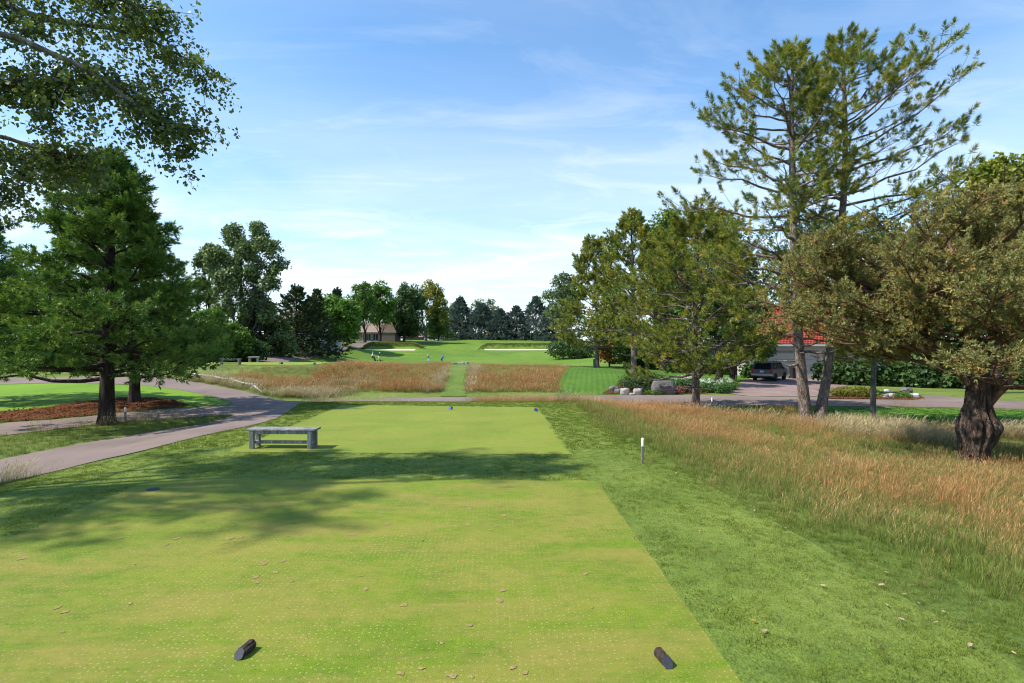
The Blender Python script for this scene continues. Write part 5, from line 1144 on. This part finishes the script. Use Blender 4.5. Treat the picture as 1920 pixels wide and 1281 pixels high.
for k, (px, Y, w, h, lab) in enumerate([(1420, 55.0, 2.6, 1.2, 'dark shrub under the garage wall by the car'), (1300, 60, 5, 1.3, 'low dark shrub in front of the pale wall'), (1345, 60, 4, 1.1, 'green shrub behind the driveway trunks'), (1590, 48, 5, 2.0, 'dark shrub right of the driveway'), (1690, 46, 6, 2.2, 'dark shrub behind the planting bed'), (1780, 44, 6, 2.0, 'dark shrub beyond the gnarled trunk'), (1880, 43, 6, 2.0, 'dark shrub at the far right of the lawn'), (1225, 66, 6, 2.2, 'dark shrub behind the slender red pine'), (1080, 120, 12, 4, 'dark shrub mass right of the spruce row'),
                                        (455, 64, 6, 2.4, 'dark shrub under the poplars'), (845, 228, 20, 3.2, 'dark hedge mass behind the first blue spruce'), (925, 228, 20, 3.2, 'dark hedge mass behind the short spruces'), (985, 226, 18, 3.2, 'dark hedge mass behind the tallest spruce'), (1045, 220, 18, 3.2, 'dark hedge mass beside the bushy pine'), (785, 226, 20, 6, 'dark hedge mass behind the forked tree'), (690, 205, 16, 5, 'dark hedge mass behind the brown house'), (640, 150, 10, 4, 'dark hedge mass behind the maple'), (140, 58, 9, 2.6, 'dark shrub beyond the left lawn'), (20, 56, 9, 2.6, 'dark shrub at the far left of the lawn'), (270, 60, 8, 2.6, 'dark shrub behind the white pine stems'), (345, 58, 5, 2.2, 'dark shrub at the bend of the cart path')]):
    bush('shrub', lab, px, 0, Y, w, w*.6, h, M['leaf_dark'], 320+k, temps=T_leaf, n=int(240+60*w))

# ---------------------------------------------------------------- houses
M['stucco'] = simple('pale_stucco', (.42, .40, .35), .9, .07, 3, .01); M['trim'] = simple('painted_trim', (.62, .60, .56), .6, .06); M['garage_door'] = simple('garage_door_paint', (.40, .375, .33), .6, .05); M['glass'] = simple('dark_window_glass', (.03, .035, .04), .12, .2, 2, spec=.6)
M['cedar'] = simple('cedar_shingles', (.26, .19, .15), .9, .3, 3, .02); M['brown_wall'] = simple('brown_siding', (.16, .125, .105), .85, .15, 4); M['white_wall'] = simple('white_siding', (.55, .53, .50), .8, .06, 3)
def tile_m():
    m, nt, b = new_mat('red_roof_tiles', .75, .25); v = N(nt, 'TexCoord').outputs['Object']; f = noise(nt, v, 2.2, 4, .7)
    L(nt, ramp(nt, f, [(.3, (.17, .026, .018)), (.7, (.34, .055, .038))]), b.inputs['Base Color']); return m
M['tile'] = tile_m()
def tiled_slope(x0, x1, y0, z0, y1, z1, rows, pitch, inset=0.0):
    """barrel tiles: stepped rows of small arches on a slope running from the eave (y0,z0) to the ridge (y1,z1)"""
    V = []; Fc = []; sub = 6
    for r in range(rows):
        a, b = r/rows, (r+1)/rows; xa, xb = x0+inset*a, x1-inset*a; n = int((xb-xa)/pitch)
        ya, za, yb, zb = y0+(y1-y0)*a, z0+(z1-z0)*a+.05, y0+(y1-y0)*b, z0+(z1-z0)*b+.005; base = len(V); m = n*sub+1
        for i in range(m):
            h = .055*abs(math.sin(math.pi*i/sub)); xx = xa+(xb-xa)*i/(m-1); V += [(xx, ya, za-.05), (xx, ya, za+h), (xx, yb, zb+h*.8)]
        for i in range(m-1):
            q = base+i*3; Fc += [(q, q+3, q+4, q+1), (q+1, q+4, q+5, q+2)]
    return V, Fc
def window(parent, c, w, h, facing='y', mull=1):
    f = MB()
    for sx in (-1, 1): f.box((c[0]+sx*(w/2), c[1]-.03, c[2]), (.09, .08, h+.18))
    for sz in (-1, 1): f.box((c[0], c[1]-.031, c[2]+sz*(h/2+.045)), (w-.09, .08, .09))
    for k in range(mull): f.box((c[0]-w/2+w*(k+1)/(mull+1), c[1]-.02, c[2]), (.05, .05, h))
    p = MB().box((c[0], c[1]-.005, c[2]), (w-.08, .03, h)).build('window', M['glass'], parent); f.build('window_frame', M['trim'], p); return p
# garage house by the driveway
YG = 57.0; gx0 = (1397-CX)*YG/F; gz = h1(28, YG)-.05; garage = empty('garage_house', (gx0, YG, gz), 'pale stucco garage with red barrel tile roof at the driveway head', 'house'); GW, GD, GH = 13.5, 9.0, 3.35
MB().box((GW/2, GD/2, GH/2), (GW, GD, GH)).build('wall', M['stucco'], garage)
ridge = 4.1
m = MB(); m.add(*tiled_slope(-.5, GW+.5, -.55, GH+.05, GD/2, GH+ridge, 20, .30, 3.2)); v, f = tiled_slope(-.5, GW+.5, -.55, GH+.05, GD/2, GH+ridge, 14, .45, 3.2); m.add([(x, GD-y, z) for x, y, z in v], [q[::-1] for q in f])
for sx in (-1, 1):
    a, b = (-.5, 2.7) if sx < 0 else (GW+.5, GW-2.7); m.add([(a, -.55, GH+.05), (a, GD+.55, GH+.05), (b, GD/2, GH+ridge+.03)], [(0, 1, 2) if sx > 0 else (0, 2, 1)])
m.build('roof', M['tile'], garage)
MB().box((GW/2, -.50, GH-.03), (GW+1.1, .10, .20)).build('fascia', M['trim'], garage); MB().box((GW/2, -.25, GH-.08), (GW+.9, .44, .05)).build('soffit', M['trim'], garage)
for k, (dx, dw) in enumerate([(2.15+2.5, 5.0), (2.15+5.0+.8+1.6, 3.2)]):
    d = empty('garage_door', (0, 0, 0), None, None); d.parent = garage
    for q in range(4): MB().box((dx, -.035, .33+q*.625), (dw, .05, .605), bev=.015).build('door_panel', M['garage_door'], d)
    fr = MB(); fr.box((dx, -.04, 2.68), (dw+.36, .09, .18))
    for sx in (-1, 1): fr.box((dx+sx*(dw/2+.10), -.04, 1.29), (.16, .085, 2.58))
    fr.build('door_frame', M['cedar'], d)
MB().tube([(1.6, -.08, .05), (1.6, -.08, GH-.1)], .05, 8).build('downspout', M['brown_wall'], garage)
# low pale wing and its wall
WX = (1288-CX)*66/F; wing = empty('house_wing', (WX, 66, h1(WX, 66)-.05), 'low pale stucco wall of the house behind the driveway trunks', 'wall')
MB().box((4.2, .2, 1.25), (8.4, .35, 2.5)).build('wall', M['stucco'], wing); MB().box((4.2, .2, 2.56), (8.7, .5, .12)).build('coping', M['trim'], wing)
# white house behind the dark spruces
YW = 98.0; wx = (498-CX)*YW/F; wz = h1(wx+4, YW)-.1; wh = empty('white_house', (wx, YW, wz), 'white house with brown hip roof behind the dark spruces', 'house')
MB().box((4.1, 4, 1.9), (8.2, 8, 3.8)).build('wall', M['white_wall'], wh)
rf = MB(); rf.add([(-.5, -.5, 3.75), (8.7, -.5, 3.75), (8.7, 8.5, 3.75), (-.5, 8.5, 3.75), (2.2, 4, 6.6), (6.4, 4, 6.6), (-.5, -.5, 3.6), (8.7, -.5, 3.6), (8.7, 8.5, 3.6), (-.5, 8.5, 3.6)], [(0, 1, 5, 4), (1, 2, 5), (2, 3, 4, 5), (3, 0, 4), (6, 7, 1, 0), (7, 8, 2, 1), (8, 9, 3, 2), (9, 6, 0, 3), (9, 8, 7, 6)]); rr = rf.build('roof', M['cedar'], wh)
MB().box((3.4, 3.2, 6.2), (.9, .9, 1.6)).build('chimney', M['white_wall'], rr)
window(wh, (1.6, 0, 2.1), 1.5, 2.0); window(wh, (4.4, 0, 2.2), 1.3, 1.6); window(wh, (6.9, 0, 2.2), 1.0, 1.5)
lw = (598-CX)*104/F; low = empty('garden_wall', (lw, 104, h1(lw, 104)-.1), 'low white terrace wall below the maple', 'wall'); MB().box((2.0, 0, .9), (4.1, .35, 1.9)).build('wall', M['white_wall'], low); MB().box((2.0, 0, 1.9), (4.3, .5, .12)).build('coping', M['trim'], low)
# brown house
YH = 172.0; hx = (672-CX)*YH/F; hz = h1(hx+5, YH)-.1; bh = empty('brown_house', (hx, YH, hz), 'brown house with steep cedar gable beneath the oaks', 'house')
MB().box((5.6, 4, 1.5), (11.2, 8, 3.0)).build('wall', M['brown_wall'], bh)
rf = MB(); rf.add([(-.6, -.8, 2.8), (7.6, -.8, 2.8), (7.6, 4, 6.0), (-.6, 4, 6.0), (7.6, 8.6, 2.8), (-.6, 8.6, 2.8)], [(0, 1, 2, 3), (3, 2, 4, 5), (0, 3, 5), (1, 4, 2)]); rf.add([(6.2, -1.6, 2.7), (11.8, -1.6, 2.7), (9.6, -1.0, 7.4), (7.6, 4, 7.4), (11.8, 7, 2.7), (6.2, 7, 2.7), (9.6, 5, 7.4)], [(0, 1, 2), (1, 4, 6, 2), (0, 2, 6, 5), (4, 5, 6)]); rf.build('roof', M['cedar'], bh)
MB().box((9, -.7, 1.35), (4.6, 1.5, 2.7)).build('gable_wall', M['brown_wall'], bh); window(bh, (2.5, 0, 1.4), 2.6, 1.9, mull=2); window(bh, (5.2, 0, 1.4), 1.6, 1.9)
YS = 205.0; hx = (753-CX)*YS/F; sh = empty('brown_shed', (hx, YS, h1(hx, YS)-1.2), 'small brown shingled roof behind the green', 'house')
MB().box((3.8, 2.5, 1.2), (7.0, 5, 2.4)).build('wall', M['brown_wall'], sh)
rf = MB(); rf.add([(-.2, -.5, 2.3), (7.8, -.5, 2.3), (7.8, 5.5, 2.3), (-.2, 5.5, 2.3), (1.8, 2.5, 4.4), (5.8, 2.5, 4.4)], [(0, 1, 5, 4), (1, 2, 5), (2, 3, 4, 5), (3, 0, 4), (3, 2, 1, 0)]); rf.build('roof', M['cedar'], sh)
MB().box((4.6, .2, 2.9), (1.5, 1.4, 1.0)).build('dormer', M['cedar'], sh)

# ---------------------------------------------------------------- parked car
M['car_paint'] = simple('silver_beige_paint', (.10, .094, .085), .35, .04, 2, spec=.5, metal=.3); M['car_glass'] = simple('tinted_glass', (.012, .013, .016), .08, .1, 2, spec=.7); M['tyre'] = simple('tyre_rubber', (.02, .02, .021), .9, .15, 9); M['rim'] = simple('alloy', (.4, .4, .41), .35, .05, 9, metal=.8); M['tail'] = simple('red_lamp', (.35, .012, .010), .25, .1, 4, spec=.6); M['trim_black'] = simple('black_trim', (.022, .022, .024), .6, .1, 6); M['chrome'] = simple('bumper_silver', (.42, .41, .39), .35, .05, 4, metal=.5); M['plate'] = simple('number_plate', (.62, .64, .68), .5, .05)
def suv():
    x, y = XYat(1443, 52.5); root = empty('parked_car', (x, y, h1(x, y)+.02), 'silver-beige sport utility car with dark rear glass parked at the garage', 'car', rz=R_(-40))
    # x across, y length (rear at -y)
    prof = [(-2.30, .42), (-2.33, .62), (-2.30, .98), (-2.16, 1.06), (-1.86, 1.66), (-1.70, 1.74), (.35, 1.76), (.62, 1.70), (1.25, 1.12), (2.15, .98), (2.30, .80), (2.32, .45), (2.2, .34), (-2.2, .34)]
    secs = [(-.93, .0), (-.95, 1), (.95, 1), (.93, .0)]; V = []; n = len(prof)
    for xx, full in ((-.92, 0), (-.95, 1), (.95, 1), (.92, 0)):
        for (py_, pz) in prof:
            tum = max(0, pz-1.02)*.24; k = 1 if full else .97; V.append((math.copysign(abs(xx)-tum-(0 if full else .0), xx), py_*k, .34+(pz-.34)*k))
    Fc = [(i*n+j, i*n+(j+1) % n, (i+1)*n+(j+1) % n, (i+1)*n+j) for i in range(3) for j in range(n)]+[tuple(range(n-1, -1, -1))]+[tuple(range(3*n, 4*n))]
    MB().add(V, [q[::-1] for q in Fc]).build('body', M['car_paint'], root)
    rg = MB(); rg.add([(-.74, -2.19, 1.08), (.74, -2.19, 1.08), (.64, -1.91, 1.62), (-.64, -1.91, 1.62), (-.74, -2.15, 1.08), (.74, -2.15, 1.08), (.64, -1.87, 1.62), (-.64, -1.87, 1.62)], [(0, 1, 2, 3), (7, 6, 5, 4), (0, 4, 5, 1), (1, 5, 6, 2), (2, 6, 7, 3), (3, 7, 4, 0)]); rg.build('rear_window', M['car_glass'], root)
    for sx in (-1, 1):
        for a, b in ((-1.80, -1.02), (-.94, .02), (.10, .66)):
            q = [(a-.10 if a < -1.5 else a, 1.09), (b+(.28 if b > .5 else 0), 1.09), (b, 1.60), (a+.12 if a < -1.5 else a, 1.62)]
            fx = lambda z, o: sx*(.95-(z-1.02)*.24+o)
            w = MB(); w.add([(fx(zz, .012), yy, zz) for yy, zz in q]+[(fx(zz, -.02), yy, zz) for yy, zz in q], [(0, 1, 2, 3), (3, 2, 1, 0), (0, 4, 5, 1), (1, 5, 6, 2), (2, 6, 7, 3), (3, 7, 4, 0)]); w.build('side_window', M['car_glass'], root)
        MB().box((sx*.80, -2.315, .90), (.20, .07, .42), bev=.02).build('tail_lamp', M['tail'], root)
        MB().box((sx*1.02, .75, 1.10), (.18, .12, .16), bev=.04).build('wing_mirror', M['trim_black'], root)
        MB().tube([(sx*.66, -1.6, 1.80), (sx*.66, .2, 1.82)], .022, 6).build('roof_rail', M['trim_black'], root)
        for wy in (-1.42, 1.42):
            wl = empty('wheel', (sx*.86, wy, .36), None, None); wl.parent = root
            t = MB(); t.lathe([(.22, -.12), (.33, -.12), (.365, -.07), (.365, .07), (.33, .12), (.22, .12)], 22); tt = t.build('tyre', M['tyre'], wl, smooth=True); tt.rotation_euler.y = R_(90)
            t = MB(); t.lathe([(.05, -.10), (.22, -.10), (.22, .10), (.05, .10)], 16); tt = t.build('rim', M['rim'], wl); tt.rotation_euler.y = R_(90)
    MB().box((0, -2.36, .56), (1.86, .16, .20), bev=.05).build('rear_bumper', M['chrome'], root); MB().box((0, -2.345, .86), (.34, .03, .16), bev=.006).build('number_plate', M['plate'], root)
suv()
x, y = XYat(1489, 55.5); tb = empty('wheeled_bin', (x, y, h1(x, y)+.02), 'black wheeled bin standing against the garage door', 'bin')
m = MB(); m.add([(-.26, -.26, .06), (.26, -.26, .06), (.26, .26, .06), (-.26, .26, .06), (-.32, -.34, 1.02), (.32, -.34, 1.02), (.32, .34, 1.02), (-.32, .34, 1.02)], [(3, 2, 1, 0), (4, 5, 6, 7), (0, 1, 5, 4), (1, 2, 6, 5), (2, 3, 7, 6), (3, 0, 4, 7)]); m.build('tub', M['trim_black'], tb); MB().box((0, 0, 1.06), (.70, .76, .08), bev=.03).build('lid', M['trim_black'], tb)
for sx in (-1, 1): MB().tube([(sx*.30, .28, .12), (sx*.36, .28, .12)], .12, 12).build('wheel', M['tyre'], tb)
M['green_box'] = simple('green_enamel', (.02, .06, .035), .5, .1)
x, y = G(1114.5, 690); ub = empty('utility_box', (x, y, h1(x, y)), 'narrow dark green utility box beside the bushy red pine', 'box'); MB().box((0, 0, .45), (.26, .24, .90), bev=.02).build('cabinet', M['green_box'], ub); MB().box((0, 0, .93), (.31, .29, .06), bev=.02).build('lid', M['green_box'], ub)
x, y = XYat(1381, 50.5); gl = empty('garden_lamp', (x, y, h1(x, y)), 'small white globe lamp beside the driveway trunk', 'lamp'); MB().tube([(0, 0, 0), (0, 0, 2.0)], .035, 8).build('pole', M['trim_black'], gl); MB().lathe([(.03, 1.98), (.15, 2.06), (.19, 2.18), (.15, 2.31), (.03, 2.37)], 14).build('globe', M['white'], gl, smooth=True)

# ---------------------------------------------------------------- small things round the far tee and fairway
x, y = XYat(476, 57); tb = empty('stone_table', (x, y, h1(x, y)), 'small pale stone table beside the cart path', 'table', rz=R_(12))
MB().box((0, 0, .66), (1.02, .62, .13), bev=.03).build('table_top', M['pale_rock'], tb)
for sx in (-1, 1): MB().box((sx*.36, 0, .29), (.17, .42, .62), bev=.03).build('leg', M['pale_rock'], tb)
for k in range(26):
    px = 664+k*7.9+rng.normal(0, 2); Y = 63.5+rng.normal(0, .3); x, y = XYat(px, Y); w = rng.uniform(.35, .6); me = rock_mesh(w/1.64, .16, rng.uniform(.10, .17), 400+k, nu=12, nv=7); me.materials.append(M['granite' if k % 5 else 'pale_rock'])
    if k == 0: edge = empty('stone_edging', (x, y, h1(x, y)), 'low broken line of stones along the crest of the fescue bank', 'edging')
    o = obj('stone', me, edge); o.location = Vector((x, y, h1(x, y)+.14+rng.uniform(-.03, .04)))-edge.location
for k, (px, w) in enumerate([(868, .35), (875, .45)]):
    x, y = XYat(px, 62.0); me = rock_mesh(w/1.64, .2, .22, 440+k, nu=14, nv=8); me.materials.append(M['pale_rock']); o = obj('rock', me); o.location = (x, y, h1(x, y)+.15); tag(o, ['small pale rock closing the top of the mown path', 'second pale rock closing the top of the mown path, slightly larger'][k], 'rock')
M['flag'] = simple('yellow_flag', (.72, .55, .05), .7, .05)
x, y = XYat(911, 196); fl = empty('flagstick', (x, y, h1(x, y)), 'thin flagstick with yellow flag on the green', 'flagstick'); MB().tube([(0, 0, 0), (0, 0, 2.3)], .02, 6).build('pole', M['white'], fl)
V = []
for i in range(7):
    t = i/6; 
    for zz in (1.85, 2.27): V += [(.02+.5*t, .05*math.sin(t*5), zz), (.02+.5*t, .05*math.sin(t*5)+.012, zz)]
Fc = []
for i in range(6):
    a = i*4; b = a+4; Fc += [(a, b, b+2, a+2), (a+3, b+3, b+1, a+1), (a+2, b+2, b+3, a+3), (a+1, b+1, b, a)]
MB().add(V, Fc).build('flag', M['flag'], fl)

# ---------------------------------------------------------------- golfers
def cloth(name, c): return simple(name, c, .85, .08, 12)
M['skin'] = simple('skin', (.45, .27, .19), .6, .05, 9); M['hair'] = simple('hair', (.06, .04, .03), .8, .1, 20)
SH = {k: cloth('cloth_'+k, c) for k, c in dict(white=(.74, .76, .78), black=(.018, .018, .022), navy=(.02, .025, .06), khaki=(.55, .50, .42), teal=(.015, .17, .22), blue=(.03, .10, .34), grey=(.3, .3, .32)).items()}
def person(label, px, Y, heading, shirt, bottom, cap, pose, long_pants=False, scale=1.0):
    x, y = XYat(px, Y); root = empty('person', (x, y, h1(x, y)+.05), label, 'person', rz=heading); root.scale = (scale,)*3
    lean = {'walk': .10, 'stand': .04, 'bend': .55}[pose]
    hip = Vector((0, 0, .92 if pose != 'bend' else .86)); ch = hip+Vector((0, math.sin(lean)*.46, math.cos(lean)*.46)); nk = hip+Vector((0, math.sin(lean*1.05)*.58, math.cos(lean*1.05)*.58)); hd = nk+Vector((0, math.sin(lean*.8)*.17, math.cos(lean*.8)*.17)); tp = hd+Vector((0, .01, .11))
    st = .24 if pose == 'walk' else .03
    v = [(hip, .165), (hip*.5+ch*.5, .155), (ch, .175), (nk, .062), (hd, .092), (tp, .075)]; e = [(0, 1), (1, 2), (2, 3), (3, 4), (4, 5)]
    def chain(root_i, pts):
        k = root_i
        for p, q in pts: v.append((p, q)); e.append((k, len(v)-1)); k = len(v)-1
    for s in (-1, 1):
        f = s*st
        chain(0, [(hip+Vector((s*.095, 0, -.06)), .10), (Vector((s*.10, f*.55+.05, .50)), .062), (Vector((s*.10, f-.02, .10)), .042), (Vector((s*.105, f+.10, .04)), .038)])
        sh = ch+Vector((s*.19, 0, .05)); fw = .30 if pose == 'bend' else (.22 if s > 0 or pose == 'walk' else .06)
        el = sh+Vector((s*.06, .06 if pose != 'bend' else .16, -.27)); wr = el+Vector((-s*.03, fw*.8, -.14 if pose != 'bend' else -.20)); hn = wr+Vector((-s*.01, .06, -.03))
        chain(2, [(sh, .068), (el, .046), (wr, .032), (hn, .038)])
    me = bpy.data.meshes.new('body'); me.from_pydata([tuple(p) for p, _ in v], e, []); me.update(); o = bpy.data.objects.new('body', me); COL.objects.link(o)
    sk = o.modifiers.new('skin', 'SKIN'); sk.use_smooth_shade = True
    for i, (_, q) in enumerate(v): me.skin_vertices[0].data[i].radius = (q, q); me.skin_vertices[0].data[i].use_root = i == 0
    sb = o.modifiers.new('sub', 'SUBSURF'); sb.levels = 1; sb.render_levels = 1
    dg = bpy.context.evaluated_depsgraph_get(); ev = bpy.data.meshes.new_from_object(o.evaluated_get(dg)); COL.objects.unlink(o); bpy.data.objects.remove(o)
    for m in (SH[shirt], SH[bottom], M['skin'], M['white']): ev.materials.append(m)
    js = np.array([tuple(p) for p, _ in v]); seg = np.array(e); kind = []
    for a, b in e: kind.append(0 if b in (1, 2) or a == 2 and b != 3 else 2)
    # limbs: first leg segments are trousers, arms bare below the elbow
    kinds = {}
    legs = [6, 14]; 
    for i, (a, b) in enumerate(e):
        if b <= 2: kinds[i] = 0
        elif b <= 5: kinds[i] = 2
        else:
            q = (b-6) % 8; kinds[i] = [1, 1, 1 if long_pants else 2, 3, 0, 0, 2, 2][q]
    for pl in ev.polygons:
        c = np.array(pl.center); A0, B0 = js[seg[:, 0]], js[seg[:, 1]]; ab = B0-A0; t = np.clip(((c-A0)*ab).sum(1)/np.maximum((ab**2).sum(1), 1e-9), 0, 1); d = np.linalg.norm(c-(A0+ab*t[:, None]), axis=1); k = int(np.argmin(d)); mi = kinds[k]
        if mi == 0 and c[2] < hip.z+.03 and k == 0: mi = 1
        pl.material_index = mi
    b = obj('body', ev, root)
    cp = MB(); cp.lathe([(.104, 0), (.106, .04), (.085, .09), (.03, .115)], 14); cp.box((0, .13, .012), (.15, .12, .016)); c = cp.build('cap', SH[cap], root, smooth=True); c.location = hd+Vector((0, .0, .055)); c.rotation_euler.x = -lean*.6
    return root
def golf_cart_bag(label, px, Y, heading, col):
    x, y = XYat(px, Y); root = empty('golf_trolley', (x, y, h1(x, y)+.05), label, 'golf bag', rz=heading)
    MB().tube([(0, -.05, .22), (0, -.22, .62), (0, -.40, 1.02)], [.13, .14, .15], 12).build('bag', SH[col], root, smooth=True)
    for k in range(5): MB().tube([(-.06+.03*k, -.39, 1.0), (-.07+.035*k, -.47, 1.2+.03*(k % 3))], .014, 5).build('club', M['chrome'], root); 
    for sx in (-1, 1): MB().tube([(sx*.30, -.02, .15), (sx*.34, -.02, .15)], .15, 16).build('wheel', M['tyre'], root)
    MB().tube([(0, .5, .10), (0, .1, .2), (0, -.4, .75), (0, -.75, 1.0)], .02, 6).build('frame', M['trim_black'], root); MB().tube([(-.30, -.02, .15), (.30, -.02, .15)], .015, 6).build('axle', M['trim_black'], root)
    MB().tube([(0, .45, .10), (.03, .45, .10)], .10, 12).build('front_wheel', M['tyre'], root)
person('golfer in white shirt and black shorts walking with a trolley', 698, 116, R_(-70), 'white', 'black', 'white', 'walk')
person('golfer in navy shirt and khaki shorts wearing a white cap', 711, 116.5, R_(-80), 'navy', 'khaki', 'white', 'walk')
person('golfer in teal shirt and white shorts bending forward', 804, 108, R_(40), 'teal', 'white', 'white', 'bend')
person('golfer in blue shirt and dark cap stooping over the grass', 828, 107, R_(-30), 'blue', 'black', 'navy', 'bend')
golf_cart_bag('black golf bag on a trolley between the two walking golfers', 704, 115.6, R_(-80), 'black')
golf_cart_bag('pale golf bag on a trolley in front of the navy-shirted golfer', 713.5, 115.2, R_(-75), 'khaki')
